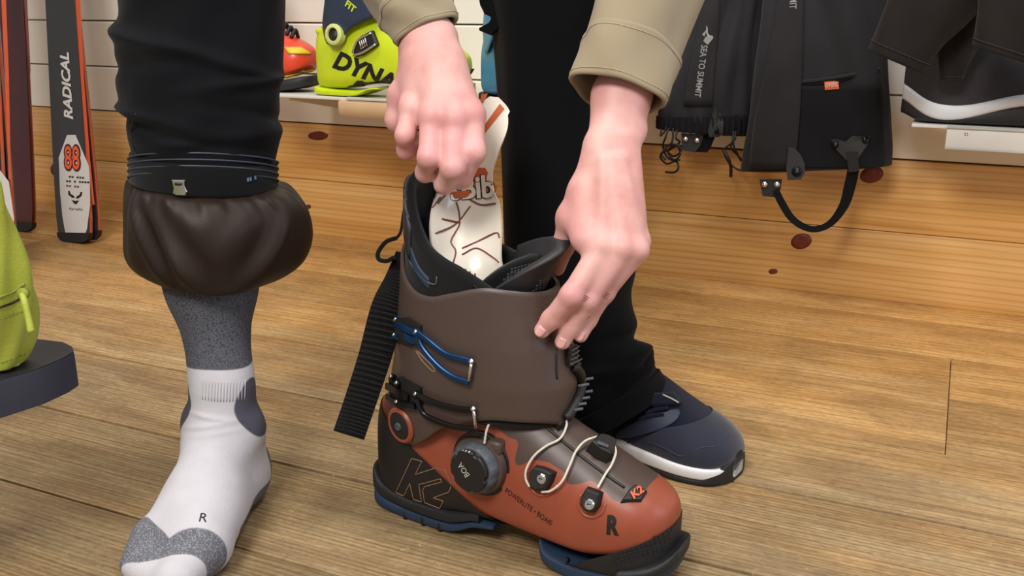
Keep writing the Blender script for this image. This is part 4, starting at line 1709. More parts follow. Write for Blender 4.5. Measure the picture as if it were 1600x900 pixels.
# knuckle creases
for (cx, cy), s_ in (((893, 463), 12), ((919, 468), 11), ((945, 458), 10), ((862, 496), 8), ((889, 508), 8), ((919, 498), 7)):
    for k in (-1, 0, 1):
        ox, oy = k * -2.6, k * 3.4
        pts = [(cx + ox - s_ * 0.72, cy + oy - s_ * 0.52 + 1.0 * abs(k)), (cx + ox, cy + oy - 1.2 * k), (cx + ox + s_ * 0.72, cy + oy + s_ * 0.52 + 1.0 * abs(k))]
        v, f = line_on(pts, B_hr, -0.00035, 0.00055, 10, 5)
        obj('knuckle_crease', v, f, M_crease, arm_r)

# left-hand side of the picture: fist holding the shoehorn
li = J((737, 180, 0.962), (741, 238, 0.945), (722, 280, 0.960), (706, 268, 0.985))
lm = J((710, 186, 0.952), (708, 262, 0.937), (694, 288, 0.962), (690, 262, 0.985))
lr_ = J((676, 182, 0.956), (670, 246, 0.942), (664, 270, 0.966), (672, 250, 0.988))
lp = J((643, 168, 0.968), (633, 212, 0.958), (634, 236, 0.975), (648, 232, 0.995))
lt = J((655, 110, 0.99), (628, 150, 0.992), (620, 188, 0.995), (640, 215, 1.005))
allp = np.array(li + lm + lr_ + lp + lt + [at(665, 60, 0.985), at(645, -10, 1.0)])
S = SDF(allp.min(0) - 0.05, allp.max(0) + 0.05, 0.0018)
S.cap(at(645, -20, 1.0), at(667, 70, 0.985), 0.024, 0.024, 0)
S.cap(at(655, 65, 0.985), at(664, 110, 0.975), 0.020, 0.019, 0.014)
S.cap(at(685, 60, 0.985), at(694, 110, 0.972), 0.020, 0.019, 0.014)
for j, wx, r0, r1 in ((li, 700, 0.021, 0.0135), (lm, 688, 0.021, 0.0135), (lr_, 672, 0.020, 0.013), (lp, 660, 0.018, 0.0125)):
    S.cap(at(wx, 102, 0.975), j[0], r0 * 0.86, r1 * 0.9, 0.013)
finger(S, lt, [0.018, 0.0145, 0.0115, 0.009], 0.006, 0.018)
finger(S, li, [0.0128, 0.0108, 0.0092, 0.008])
finger(S, lm, [0.0130, 0.0112, 0.0094, 0.008])
finger(S, lr_, [0.0125, 0.0106, 0.0090, 0.0078])
finger(S, lp, [0.0115, 0.0094, 0.0082, 0.007])
for j in (li, lm, lr_, lp):
    S.ball(j[0] + back * 0.0048, 0.0085, 0.009)
for j, wx in ((li, 702), (lm, 690), (lr_, 676)):
    S.cap(at(wx, 110, 0.956), j[0] + back * 0.007, 0.003, 0.0045, 0.016)
LV, LF = S.mesh()
arm_l = obj('forearm_and_hand', LV, LF, M_skin, p2)
nail('fingernail', lt[2], lt[3], 0.0092, -RGT, arm_l)


# sleeves
def sl_disp(th, s):
    return 0.0025 * np.sin(3 * th + 8 * s) + 0.0016 * np.sin(5 * th - 13 * s) + 0.004 * gau(adiff(th, 2.2 + s), 0, 0.35) * s


def sleeve(path, cuffn, btn=None):
    R_ = limb(path, 80, 72, 0.88, sl_disp)
    v, f = fix_out(*solid(R_[cuffn - 4:], 0.003))
    s = obj('sleeve', v, f, M_shirt, p2)
    c = R_[:cuffn].copy()
    cc = c.mean(1, keepdims=True)
    c = cc + (c - cc) * 1.05
    v, f = fix_out(*solid(c, 0.0045))
    cu = obj('shirt_cuff', v, f, M_shirt, s, smooth=True)
    for i in (2, cuffn - 3):
        rr = cc[i] + (c[i] - cc[i]) * 1.006
        v, f = tube(np.vstack([rr, rr[:1]]), 0.0005, 5)
        obj('stitching', v, f, M_thread, cu)
    return s, c


sleeve([(963, 148, 0.955, 72), (976, 105, 0.962, 75), (990, 58, 0.97, 76), (1022, -20, 0.985, 84), (1065, -120, 1.01, 92), (1110, -240, 1.05, 98), (1140, -340, 1.09, 105)], 24)
sleeve([(668, 54, 0.985, 48), (655, 28, 0.99, 55), (640, -2, 0.995, 61), (612, -60, 1.01, 70), (590, -140, 1.03, 80), (590, -240, 1.06, 92), (620, -340, 1.09, 100)], 24)


def p2_disp(th, s):
    d = 0.003 * np.sin(3 * th + 7 * s) + 0.002 * np.sin(5 * th - 11 * s)
    for th0, s0, wth, ws, amp, sl in ((0.3, 0.76, 0.9, 0.022, -0.012, 0.03), (0.3, 0.82, 0.9, 0.025, 0.010, 0.03), (0.9, 0.87, 1.0, 0.018, -0.008, -0.05), (1.0, 0.90, 1.0, 0.02, 0.007, -0.05), (1.8, 0.80, 0.8, 0.025, 0.008, 0.05)):
        a = adiff(th, th0)
        d = d + amp * gau(a, 0, wth) * gau(s + sl * a, s0, ws)
    return d


R_ = limb([(838, -330, 1.06, 112), (848, -160, 1.09, 106), (866, 0, 1.13, 104), (881, 200, 1.17, 102), (892, 400, 1.20, 103), (903, 480, 1.215, 88), (925, 545, 1.22, 84), (950, 600, 1.222, 78), (976, 645, 1.222, 72)], 140, 96, 0.85, p2_disp)
v, f = fix_out(*solid(R_, 0.003))
tr2 = obj('trouser_leg', v, f, M_blackpants, p2)
c = R_[-12:]
cc = c.mean(1, keepdims=True)
v, f = fix_out(*solid(cc + (c - cc) * 1.05, 0.003))
obj('turned_hem', v, f, M_blackpants, tr2)
fl = [(742, -40), (750, 8), (757, 22), (771, 28), (764, 40), (749, 48), (769, 56), (782, 44), (800, 20), (800, -40)]
P = [at(x, y, 1.125) for x, y in fl]
v, f = fix_out(*loft([P, [p - FWD * 0.012 for p in P]]))
obj('jacket_hem', v, f, M_blackpants, p2, smooth=30)

# sneaker
SU = nrm(gnd(1105, 775) - gnd(985, 735))
SWd = V3(SU[1], -SU[0], 0)
ST = gnd(1146, 757)
SO = ST - SU * 0.298 - SWd * 0.016


def spt(u, w, z):
    return SO + SU * u + SWd * w + V3(0, 0, z)


shoe_st = cr(np.array([(0.0, 0.03, 0.085, 0.008), (0.008, 0.018, 0.095, 0.024), (0.05, 0.016, 0.102, 0.035), (0.10, 0.016, 0.112, 0.038), (0.14, 0.016, 0.118, 0.042), (0.175, 0.016, 0.108, 0.046), (0.21, 0.016, 0.090, 0.050),
                       (0.24, 0.016, 0.076, 0.051), (0.265, 0.018, 0.066, 0.046), (0.282, 0.022, 0.055, 0.036), (0.292, 0.028, 0.044, 0.022), (0.2955, 0.032, 0.038, 0.010)]), 80)


def shoe_rings(g=0.0, m=56):
    return [superring(spt(u, 0, zb + 0.28 * (zt - zb)), SWd, V3(0, 0, 1), hw + g, 0.72 * (zt - zb) + g, 0.28 * (zt - zb) + g, m, 2.1, 4) for u, zb, zt, hw in shoe_st]


M_suede = mat('navy_suede', '#141a2e', rough=0.85, var=0.15, vscale=60, bump=0.4, bscale=900, sheen=0.3)
M_navymesh = weave('navy_mesh_cloth', '#12172a', scale=1100, rough=0.8, bump=0.6)
M_slate = mat('slate_blue_leather', '#262e44', rough=0.6, var=0.1, bump=0.2, bscale=600)
M_midsole = mat('white_foam_midsole', '#d8dadc', rough=0.6, var=0.04, bump=0.1)
shv, shf = loft(shoe_rings())
sneaker = obj('sneaker', shv, shf, M_navymesh, p2)
B_sh = bvh_of(shv, shf)
v, f = loft([superring(spt(u, 0, 0.018), SWd, V3(0, 0, 1), hw + 0.0045, 0.010 - 0.05 * max(0, u - 0.2), 0.012, 40, 5, 5) for u, zb, zt, hw in shoe_st])
obj('midsole', v, f, M_midsole, sneaker, smooth=50)
v, f = loft([superring(spt(u, 0, 0.005 + 0.05 * max(0, u - 0.26)), SWd, V3(0, 0, 1), hw + 0.0035 + 0.10 * max(0, min(0.015, u - 0.262)), 0.005 + 0.75 * max(0, u - 0.268), 0.0045, 40, 5, 5) for u, zb, zt, hw in shoe_st])
obj('outsole', v, f, M_rubber, sneaker, smooth=50)
# suede toe panel (grown shell clipped), eyestay stripe, laces
def splane(pa, pb, keep):
    d = np.array(pb, float) - pa
    n = np.array([-d[1], d[0]])
    if (np.array(keep) - pa) @ n > 0: n = -n
    return spt(pa[0], 0, pa[1]), SU * n[0] + V3(0, 0, 1) * n[1]


gv, gf = loft(shoe_rings(0.0014))
v, f = clip(gv, gf, [splane((0.12, 0.035), (0.215, 0.062), (0.25, 0.03)), splane((0.215, 0.062), (0.25, 0.09), (0.29, 0.03))])
toe_p = obj('toe_panel', v, f, M_suede, sneaker, smooth=50)
v, f = patch([(640, 1052, 1060), (648, 1030, 1062), (660, 990, 1054), (672, 968, 1030), (684, 962, 985)], B_sh, 0.0012, 0.0012, 12, 14)
obj('eyestay', v, f, M_slate, sneaker)
for k in range(4):
    v, f = line_on([(1000 + k * 11, 655 - k * 9), (1018 + k * 10, 650 - k * 9), (1038 + k * 6, 648 - k * 9)], B_sh, 0.003, 0.0026, 12, 8)
    obj('shoelace', v, f, M_navymesh, sneaker)
v, f = patch([(618, 1016, 1050), (628, 1014, 1060), (636, 1018, 1062)], B_sh, 0.004, 0.004, 8, 6)
tg = obj('shoe_tongue', v, f, M_navymesh, sneaker)
v, f = line_on([(1034, 622), (1046, 629), (1058, 636)], B_sh, 0.009, 0.0011, 8)
obj('tongue_trim', v, f, M_lightprint, tg)
for pts in ([(975, 695), (1010, 690), (1040, 700), (1065, 712), (1095, 700), (1120, 698)],):
    v, f = line_on(pts, B_sh, 0.0014, 0.0007, 30)
    obj('stitching', v, f, M_slate, sneaker)

# ---------------- shoehorn in the hand
M_horn = mat('white_glossy_plastic', '#dcd6c8', rough=0.22, var=0.02, coat=0.3)
M_hornorange = mat('orange_print_stripe', '#b5562c', rough=0.3, var=0.06)
M_hornline = mat('maroon_print_line', '#7a3a2c', rough=0.35, var=0.1)
hp = cr([list(at(772, 152, 1.02)), list(at(768, 190, 1.02)), list(at(757, 232, 1.022)), list(at(742, 268, 1.026)), list(at(731, 310, 1.03)), list(at(727, 360, 1.02)), list(at(732, 420, 1.005)), list(bp(0.105, 0, 0.25)), list(bp(0.11, 0, 0.20))], 60)
hw_ = cr([0.020, 0.036, 0.032, 0.040, 0.066, 0.076, 0.070, 0.062, 0.05], 60)[:, 0]
hw_[:5] = 0.036 * np.sin(np.linspace(0.25, 1.2, 5)) / math.sin(1.2)
cvx = cr([0.1, 0.25, 0.4, 0.55, 0.7, 0.75, 0.8, 0.8, 0.8], 60)[:, 0]
T, A, B = frames(hp, -FWD + RGT * 0.10)
rows_, nn_ = [], []
for i in range(60):
    s = np.cross(T[i], A[i])
    for j in range(17):
        a = (j / 16 * 2 - 1) * cvx[i]
        rad = hw_[i] / 2 / math.sin(cvx[i])
        rows_.append(hp[i] + s * rad * math.sin(a) + A[i] * rad * (1 - math.cos(a)))
        nn_.append(A[i] * math.cos(a) - s * math.sin(a))
v, f = fix_out(*shell_grid(np.array(rows_), np.array(nn_), 60, 17, 0, 0.0022))
horn = tag(obj('shoehorn', v, f, M_horn, smooth=60), 'white plastic shoehorn with orange stripes pushed into the orange boot', 'shoehorn')
B_horn = bvh_of(v, f)


def onhorn(px, m, name, off=0.0003):
    v, f = poly_on(px, B_horn, off, 0.0003)
    return obj(name, v, f, m, horn, smooth=30)


onhorn([(781, 162), (788, 170), (768, 195), (755, 212), (752, 202)], M_hornorange, 'stripe')
onhorn([(752, 148), (762, 146), (754, 163), (750, 160)], M_hornorange, 'stripe')
onhorn([(741, 262), (758, 262), (776, 292), (774, 302), (745, 300), (735, 290)], M_hornorange, 'stripe', 0.0002)
onhorn([(702, 300), (735, 297), (775, 301), (779, 309), (735, 308), (705, 311)], M_hornorange, 'stripe')
v, f = text_on('sBib', (704, 295), (772, 290), 0.026, B_horn, 0.0009, bold=0.07)
lo = obj('lettering_outline', v, f, M_print, horn, smooth=False)
v, f = text_on('sBib', (704, 295), (772, 290), 0.0245, B_horn, 0.0014, bold=0.03)
obj('lettering', v, f, M_horn, horn, smooth=False)
for pts in ([(680, 300), (690, 285)], [(676, 312), (692, 292)], [(676, 325), (688, 308)], [(684, 318), (700, 300)], [(680, 365), (712, 350), (735, 322)], [(690, 342), (718, 348)], [(713, 316), (717, 330), (718, 350), (712, 362), (704, 378), (712, 392), (708, 410)],
            [(722, 388), (745, 378), (775, 364), (781, 372)], [(722, 398), (745, 388), (770, 402), (780, 410)], [(720, 420), (722, 432)], [(727, 420), (729, 434)], [(734, 424), (736, 437)], [(742, 427), (744, 440)], [(735, 312), (752, 320), (775, 318)]):
    v, f = line_on(pts, B_horn, 0.0004, 0.0009, 16, 5)
    obj('drawn_line', v, f, M_hornline, horn)

# ================================================================== back of the shop
def Yd(x, y, Y):
    return depth_of(onY(x, y, Y))


def wlimb(ctrl, Y, n=70, m=72, ratio=0.25, disp=None, tdir=None):
    """hanging cloth: squashed tube parallel to the wall at distance Y"""
    k = 1 / math.cos(YAW) * 0.965
    c = [(x, y, Yd(x, y, Y), w * k) for x, y, w in ctrl]
    return limb(c, n, m, ratio, disp, tdir, xaxis=(1, 0, 0))


# ---------------- skis
M_skiblack = mat('black_ski_topsheet', '#2a2a2c', rough=0.35, var=0.06, coat=0.3)
M_skiwhite = mat('white_ski_topsheet', '#c9c6c2', rough=0.35, var=0.03, coat=0.3)
M_skiorange = mat('orange_ski_sidewall', '#c4512a', rough=0.4, var=0.06)
M_skired = mat('dark_red_ski_topsheet', '#4a0d10', rough=0.3, var=0.2, vscale=8, coat=0.4)
M_skirose = mat('rose_ski_edge', '#a05a55', rough=0.4, var=0.1)
M_skisteel = mat('ski_steel_edge', '#8d8a88', rough=0.35, metal=0.8)
M_tag88 = mat('orange_digits', '#e0582a', rough=0.4)
M_tagdark = mat('dark_maroon_outline', '#3d1512', rough=0.4)


def ski(p0, top_px, lean, label, group, mats, thick=0.011, width=1.0, flip=1, length=1.72):
    """tail-down ski standing on the floor and leaning on the wall; returns its frame"""
    p0 = np.asarray(p0, float)
    P = onY(top_px[0], top_px[1], p0[1] + lean * 0.55)
    D = nrm(P - p0)
    X = nrm(V3(1, 0, 0) - D * D[0])
    N = nrm(np.cross(X, D))
    if N[1] > 0: N = -N
    root = thing('ski', p0, label, 'ski', group)
    prof = [(0.0, 0.030), (0.004, 0.043), (0.015, 0.050), (0.06, 0.054), (0.2, 0.0535), (0.5, 0.048), (0.85, 0.044), (1.2, 0.050), (1.5, 0.0575), (1.62, 0.055), (1.68, 0.042), (1.71, 0.022), (1.72, 0.008)]
    pr = np.array(prof)
    ss = np.concatenate([np.linspace(0, 0.1, 14), np.linspace(0.13, 1.55, 30), np.linspace(1.58, 1.72, 14)])
    hw = np.interp(ss, pr[:, 0], pr[:, 1]) * width

    def ring(s, w, a, b):
        c = p0 + D * s + N * flip * (0.05 * max(0, s - 1.45) ** 1.5 * -1)
        return [c + X * x + N * z for x, z in ((-w, a), (w, a), (w, b), (-w, b))]
    body, side, edge = mats
    v, f = fix_out(*loft([ring(s, w, 0.0025, thick) for s, w in zip(ss, hw)]))
    o = obj('topsheet', v, f, body, root, smooth=30)
    v, f = fix_out(*loft([ring(s, w + 0.0012, 0.0024, thick - 0.0035) for s, w in zip(ss, hw)]))
    obj('sidewall', v, f, side, root, smooth=30)
    v, f = fix_out(*loft([ring(s, w + 0.0016, 0.0, 0.0024) for s, w in zip(ss, hw)]))
    obj('steel_edge', v, f, edge, root, smooth=30)
    # tail protector
    v, f = fix_out(*loft([ring(s, w + 0.0025, -0.001, thick + 0.002) for s, w in zip(ss[:4], hw[:4])]))
    obj('tail_protector', v, f, M_black, root, smooth=30)
    return root, o, D, X, N, p0 + N * thick


def plate(px, p, n, off, thick, m, par, name):
    top = [onplane(x, y, p, n) + n * (off + thick) for x, y in px]
    bot = [t - n * thick for t in top]
    v, f = fix_out(*loft([bot, top]))
    return obj(name, v, f, m, par, smooth=False)


def flat_text(s, a, b, h, p, n, off, m, par, **kw):
    A, B = onplane(a[0], a[1], p, n), onplane(b[0], b[1], p, n)
    X = nrm(B - A)
    v, f = text_flat(s, (A + B) / 2 + n * off, X, np.cross(n, X), np.linalg.norm(B - A), h, **kw)
    return obj('lettering', v, f, m, par, smooth=False)


g = 'pair of black and white tailed skis leaning on the wall'
b0 = gnd(121, 378)
r, o, D, X, N, fp_ = ski(b0, (99, 0), 0.165, 'black ski with orange digits 88 on its white tail, facing the shop', g, (M_skiblack, M_skiorange, M_skisteel))
plate([(92, 246), (105, 211), (118, 211), (140, 262), (141, 320), (136, 358), (130, 373), (104, 373), (98, 340), (94, 300)], fp_, N, 0.0001, 0.0004, M_skiwhite, o, 'white_graphic')
flat_text('RADICAL', (108, 187), (101, 82), 0.030, fp_, N, 0.0012, M_skiwhite, o, bold=0.035, shear=0.3)
flat_text('88', (100, 246), (127, 247), 0.066, fp_, N, 0.0014, M_tagdark, o, bold=0.06)
flat_text('88', (102, 246), (125, 247), 0.056, fp_, N, 0.002, M_tag88, o, bold=0.01)
for k, (s_, y, x0, x1, m_) in enumerate((('-- ---', 276, 108, 132, M_print), ('-- - ----', 283, 104, 140, M_print), ('-- --', 290, 104, 124, M_hornline), ('dynafit', 326, 108, 130, M_print))):
    flat_text(s_, (x0, y), (x1, y + 2), 0.008 if s_[0] != '-' else 0.004, fp_, N, 0.0012, m_, o)
for px in ([(107, 298), (107, 304), (113, 309), (117, 309), (116, 306), (111, 303), (109, 298)], [(129, 300), (128, 306), (123, 310), (119, 310), (120, 307), (125, 304), (126, 300)], [(112, 312), (118, 314), (124, 313), (120, 319), (117, 319)]):
    plate(px, fp_, N, 0.0006, 0.0004, M_print, o, 'animal_head_mark')
plate([(120, -10), (125, -10), (131, 120), (141, 250), (148, 320), (145, 320), (137, 240), (127, 120)], fp_, N, 0.0001, 0.0005, M_skiorange, o, 'orange_edge_stripe')
r2, o2, *_ = ski(b0 + V3(0.006, 0.022, 0), (101, 0), 0.165, 'second black ski standing base to base behind the 88 ski', g, (M_skiblack, M_skiorange, M_skisteel), flip=-1)

b1 = gnd(-14, 434)
r, o, D, X, N, fp_ = ski(b1, (-30, 0), 0.32, 'black ski with orange edge and white tail cut by the left picture edge', 'skis by the left picture edge', (M_skiblack, M_skiorange, M_skisteel))
plate([(-60, 250), (-20, 262), (0, 266), (14, 284), (22, 340), (21, 390), (12, 432), (-40, 432)], fp_, N, 0.0001, 0.0004, M_skiwhite, o, 'white_graphic')
flat_text('-- ---', (-20, 318), (11, 325), 0.004, fp_, N, 0.0012, M_print, o)
plate([(2, -10), (9, -10), (14, 120), (17, 280), (14, 280), (8, 120)], fp_, N, 0.0001, 0.0005, M_skiorange, o, 'orange_edge_stripe')
ski(b1 + V3(0.004, 0.022, 0), (-28, 0), 0.32, 'second black ski standing behind the white tailed one at the left picture edge', 'skis by the left picture edge', (M_skiblack, M_skiorange, M_skisteel), flip=-1)
b2 = gnd(34, 360)
r, o, D, X, N, fp_ = ski(b2, (20, 0), 0.15, 'glossy dark red ski standing between the two black pairs', None, (M_skired, M_skired, M_skirose))
plate([(37, -10), (42, -10), (48, 110), (47, 120)], fp_, N, 0.0001, 0.0005, M_skirose, o, 'pale_edge_stripe')

# ---------------- shelf with ski boots
M_shelfwhite = mat('white_shelf_metal', '#d9d6ce', rough=0.4, var=0.03)
M_shelfdark = mat('dark_shelf_metal', '#2b2b2c', rough=0.4)
M_birch = mat('birch_rail', '#c9a981', rough=0.45, var=0.08, vscale=9, bump=0.1, bstretch=(1, 20, 20), bscale=30)
M_clear = mat('clear_label_strip', '#c9c8c2', rough=0.15, var=0.02, coat=0.5)
YB = 1.70
shelf_z = onY(560, 153, YB - 0.05)[2]
xl, xr = onY(444, 140, 1.75)[0], onY(1010, 190, 1.75)[0]
shelf = thing('wall_shelf', ((xl + xr) / 2, 1.8, shelf_z), 'narrow shelf under the ski boots with a pale birch front rail', 'shelf')
v, f = box(((xl + xr) / 2, 1.79, shelf_z - 0.004), xr - xl, 0.27, 0.006, 0.001)
obj('shelf_plate', v, f, M_shelfwhite, shelf, smooth=30)
xa = onY(528, 170, 1.645)[0]
zt, zb_ = onY(560, 158, 1.645)[2], onY(560, 184, 1.645)[2]
rr = []
for xx in (xa, xa + 0.004, xr):
    e = 0.002 if xx == xa else 0
    rr.append([(xx, 1.645 + a * 1, z) for a, z in ((0.0 + e, zb_ + 0.008), (0.006, zb_ + e), (0.028, zb_ + e), (0.028, zt - e), (0.004, zt - e), (0.0 + e, zt - 0.006))])
v, f = fix_out(*loft(rr))
rail = obj('front_rail', v, f, M_birch, shelf, smooth=40)
v, f = box(((xa + 0.02 + xr) / 2, 1.652, zt + 0.004), xr - xa - 0.02, 0.012, 0.006, 0.001)
obj('label_strip', v, f, M_clear, shelf, smooth=30)
for xx in (xl + 0.05, xr - 0.08):
    v, f = fix_out(*loft([[(xx + d, 1.925, shelf_z - 0.007), (xx + d, 1.70, shelf_z - 0.007), (xx + d, 1.70, shelf_z - 0.017), (xx + d, 1.925, shelf_z - 0.06)] for d in (0, 0.003)]))
    obj('bracket', v, f, M_shelfwhite, shelf, smooth=False)


def shelf_boot(O, U, sc, label, cols, name='ski_boot', detail=None):
    """touring boot on display; O = rear of the sole on the shelf"""
    U = nrm(U)
    W = V3(U[1], -U[0], 0)
    q = lambda u, w, z: np.asarray(O) + (U * u + W * w) * sc + V3(0, 0, z * sc)
    root = thing(name, q(0.15, 0, 0), label, 'ski boot', 'ski boots on the wall shelf')
    shell, cuffm, solem = cols
    GG = cr(st, 60)
    R_ = []
    for u, zb, zt, hw, pt in GG:
        zc = zb + 0.32 * (zt - zb)
        R_.append(superring(q(u, 0, zc), W, V3(0, 0, 1), hw * sc, (zt - zc) * sc, (zc - zb) * sc, 48, pt, 4))
    v, f = loft(R_)
    sh = obj('lower_shell', v, f, shell, root)
    Bv = bvh_of(v, f)
    for a, nm in ((GH, 'heel_sole'), (GT, 'toe_sole')):
        v, f = loft([superring(q(u, 0, (z0 + z1 * 0.6) / 2), W, V3(0, 0, 1), hw * sc, max(0.002, (z1 * 0.6 - z0) / 2) * sc, max(0.002, (z1 * 0.6 - z0) / 2) * sc, 24, 5, 5) for u, hw, z0, z1 in a])
        obj(nm, v, f, solem, root, smooth=45)
    rings = []
    for k in range(24):
        t = k / 23
        z = bot + 0.004 + (top - 0.012 - bot) * t
        u, w = cuff_sec(z, 0.002)
        rings.append(np.array([q(u[i], w[i], z[i]) for i in range(NTH)]))
    v, f = solid(np.array(rings), 0.004)
    cu = obj('cuff', v, f, cuffm, root, smooth=60)
    Bc = bvh_of(*loft(np.array(rings), cap=False))
    z = np.linspace(0, 1, 20)
    rings = []
    for t in z:
        zz = 0.17 + (ltop - 0.17 - 0.01) * t
        u, w = cuff_sec(zz, 0.007)
        rings.append(np.array([q(u[i], w[i], zz[i]) for i in range(NTH)]))
    v, f = solid(np.array(rings), 0.012)
    obj('liner', v, f, M_liner, root)
    return root, sh, cu, Bv, Bc, q


M_lime = mat('lime_boot_plastic', '#c5d81c', rough=0.35, var=0.05, coat=0.15)
M_navyplastic = mat('navy_boot_plastic', '#27344a', rough=0.4, var=0.06)
M_redplastic = mat('red_boot_plastic', '#d8432a', rough=0.35, var=0.05, coat=0.15)
M_bluepl = mat('light_blue_boot_plastic', '#3f86b4', rough=0.4, var=0.06)
M_darksole = mat('dark_boot_sole', '#1c1d1e', rough=0.6)
M_yellow = mat('yellow_boot_rubber', '#d8c226', rough=0.5)
sz = shelf_z + 0.0
Oy = V3(onY(503, 148, YB)[0] + 0.03, YB, sz)
r, sh, cu, Bv, Bc, q = shelf_boot(Oy, (1, -0.02, 0), 0.98, 'lime yellow ski boot with navy cuff on the shelf behind the helper\'s hand', (M_lime, M_navyplastic, M_lime))
v, f = lathe([(0.0, -0.01), (0.021, -0.01), (0.021, 0.004), (0.018, 0.006), (0.0135, 0.006), (0.0125, 0.002), (0.0, 0.002)], hit(525, 54, Bc)[0] + V3(0, -0.006, 0), (-0.1, -1, 0.1), 40)
ri = obj('pivot_ring', v, f, mat('pale_lime_ring', '#c3cc7c', rough=0.4), r, smooth=40)
v, f = lathe([(0.0, 0.0), (0.0122, 0.0), (0.0122, 0.003), (0.0, 0.003)], hit(525, 54, Bc)[0] + V3(0, -0.006, 0), (-0.1, -1, 0.1), 30)
obj('pivot_hole', v, f, M_print, ri)
v, f = text_on('DYNAFIT', (517, 92), (672, 148), 0.036, Bv, 0.0006, shear=0.35, bold=0.045)
obj('lettering', v, f, M_print, sh, smooth=False)
v, f = patch([(126, 558, 566), (140, 545, 608), (149, 540, 625)], Bv, 0.0004, 0.001, 12, 8)
obj('shell_window', v, f, M_print, r)
# instep buckle
p, n = hit(572, 70, Bv)
Xb = nrm(onplane(592, 58, p, n) - p)
Yb_ = np.cross(n, Xb)
v, f = prism([(-0.030, -0.012), (-0.012, -0.016), (0.030, -0.014), (0.030, 0.016), (0.0, 0.018), (-0.030, 0.002)], p, Xb, Yb_, n, 0.010, 0.003)
bk = obj('buckle', v, f, M_black, r, smooth=30)
for k in range(4):
    v, f = tube([p + n * 0.012 + Xb * (0.005 * k - 0.006) - Yb_ * 0.007, p + n * 0.012 + Xb * (0.005 * k - 0.004) + Yb_ * 0.010], 0.0017, 6)
    obj('buckle_tooth', v, f, M_steel, bk)
for d in (-0.015, 0.014):
    v, f = tube([p + n * 0.011 - Xb * 0.030 + Yb_ * (d * 0.2 - 0.006), p + n * 0.012 - Xb * 0.005 + Yb_ * d * 0.9, p + n * 0.010 + Xb * 0.028 + Yb_ * d * 0.8], 0.0022, 8, 14)
    obj('buckle_lever', v, f, M_steel, bk)
for k in range(4):
    v, f = line_on([(562 + k * 5, 44 + k * -3), (574 + k * 5, 32 + k * -3)], Bv, 0.0006, 0.0012, 4)
    obj('shell_rib', v, f, M_lime, r)
v, f = text_on('FIT', (541, 4), (555, 16), 0.014, Bc, 0.0006, bold=0.03)
obj('lettering', v, f, M_lime, cu, smooth=False)
v, f = box(q(-0.01, 0.012, 0.13), 0.018, 0.03, 0.012, 0.004)
obj('heel_tab', v, f, M_lime, r)
v, f = prism([(-0.006, -0.006), (0.006, -0.006), (0.006, 0.006), (-0.006, 0.006)], hit(753, 122, Bv)[0], *basis(hit(753, 122, Bv)[1]), 0.002)
obj('toe_mark', v, f, M_print, r)
v, f = box(q(0.315, 0.0, 0.022), 0.03, 0.06, 0.022, 0.005)
obj('toe_fitting', v, f, M_yellow, r)

Or = V3(onY(500, 136, 1.74)[0] - 0.335, 1.74, sz)
r, sh, cu, Bv, Bc, q = shelf_boot(Or, (1, -0.03, 0), 1.0, 'red ski boot whose toe shows beside the dark trouser leg', (M_redplastic, M_black, M_darksole))
v, f = patch([(122, 440, 499), (128, 440, 499), (133, 445, 497)], Bv, 0.0008, 0.003, 14, 5)
obj('toe_trim', v, f, M_yellow, r)
v, f = patch([(75, 445, 470), (80, 448, 478), (85, 452, 486)], Bv, 0.001, 0.003, 8, 5)
obj('throat_trim', v, f, M_yellow, r)
p, n = hit(452, 62, Bv)
for k in range(5):
    v, f = tube([q(0.235 + 0.012 * k, 0.012, 0.135 - 0.006 * k), q(0.238 + 0.012 * k, 0.0, 0.152 - 0.006 * k), q(0.235 + 0.012 * k, -0.012, 0.135 - 0.006 * k)], 0.004, 8, 10)
    obj('buckle_tooth', v, f, M_black, r)
for x, y in ((492, 108), (476, 124)):
    p, n = hit(x, y, Bv)
    v, f = lathe([(0.0, -0.002), (0.006, -0.002), (0.006, 0.002), (0.004, 0.003), (0.0, 0.003)], p, n, 16)
    obj('toe_insert', v, f, M_steel, r)

Ob = V3(onY(769, 145, 1.72)[0] + 0.010, 1.72, sz)
shelf_boot(Ob, (0.8, -0.6, 0), 0.9, 'light blue ski boot almost hidden behind the black trouser leg', (M_bluepl, M_bluepl, M_darksole))

# ---------------- gaiters hanging on the wall
M_ripstop = weave('charcoal_ripstop', '#28282c', scale=1300, rough=0.6, bump=0.25, sheen=0.1)
M_ripdark = weave('black_cordura', '#17171b', scale=1300, rough=0.7, bump=0.35, sheen=0.05)
M_flap = weave('dark_grey_flap_cloth', '#2b2a2c', scale=1300, rough=0.7, bump=0.35, sheen=0.08)
M_patch = mat('grey_rubber_patch', '#2b2c2d', rough=0.55, var=0.08, bump=0.1)
M_logo = mat('silver_print', '#8f8f90', rough=0.4)
M_cord = mat('black_cord', '#101010', rough=0.6, bump=0.4)
M_tago = mat('orange_label', '#d2622e', rough=0.6)
YG = 1.875


def g1d(th, s):
    return 0.0035 * np.sin(11 * th + 3 * s) * (0.3 + s) + 0.0025 * np.sin(6 * th - 9 * s)


R1 = wlimb([(1150, -190, 58), (1146, -90, 52), (1140, -10, 48), (1118, 70, 60), (1106, 130, 66), (1101, 170, 68), (1100, 190, 66)], YG, disp=g1d, ratio=0.32)
v, f = fix_out(*solid(R1, 0.003))
g1 = thing('gaiter', onY(1100, 200, YG), 'shorter charcoal gaiter with silver vertical lettering and tangled cords, nearer the beige sleeve', 'gaiter', 'gaiters hanging on the wall')
o = obj('gaiter_body', v, f, M_ripstop, g1)
B1 = bvh_of(*loft(R1, cap=False))


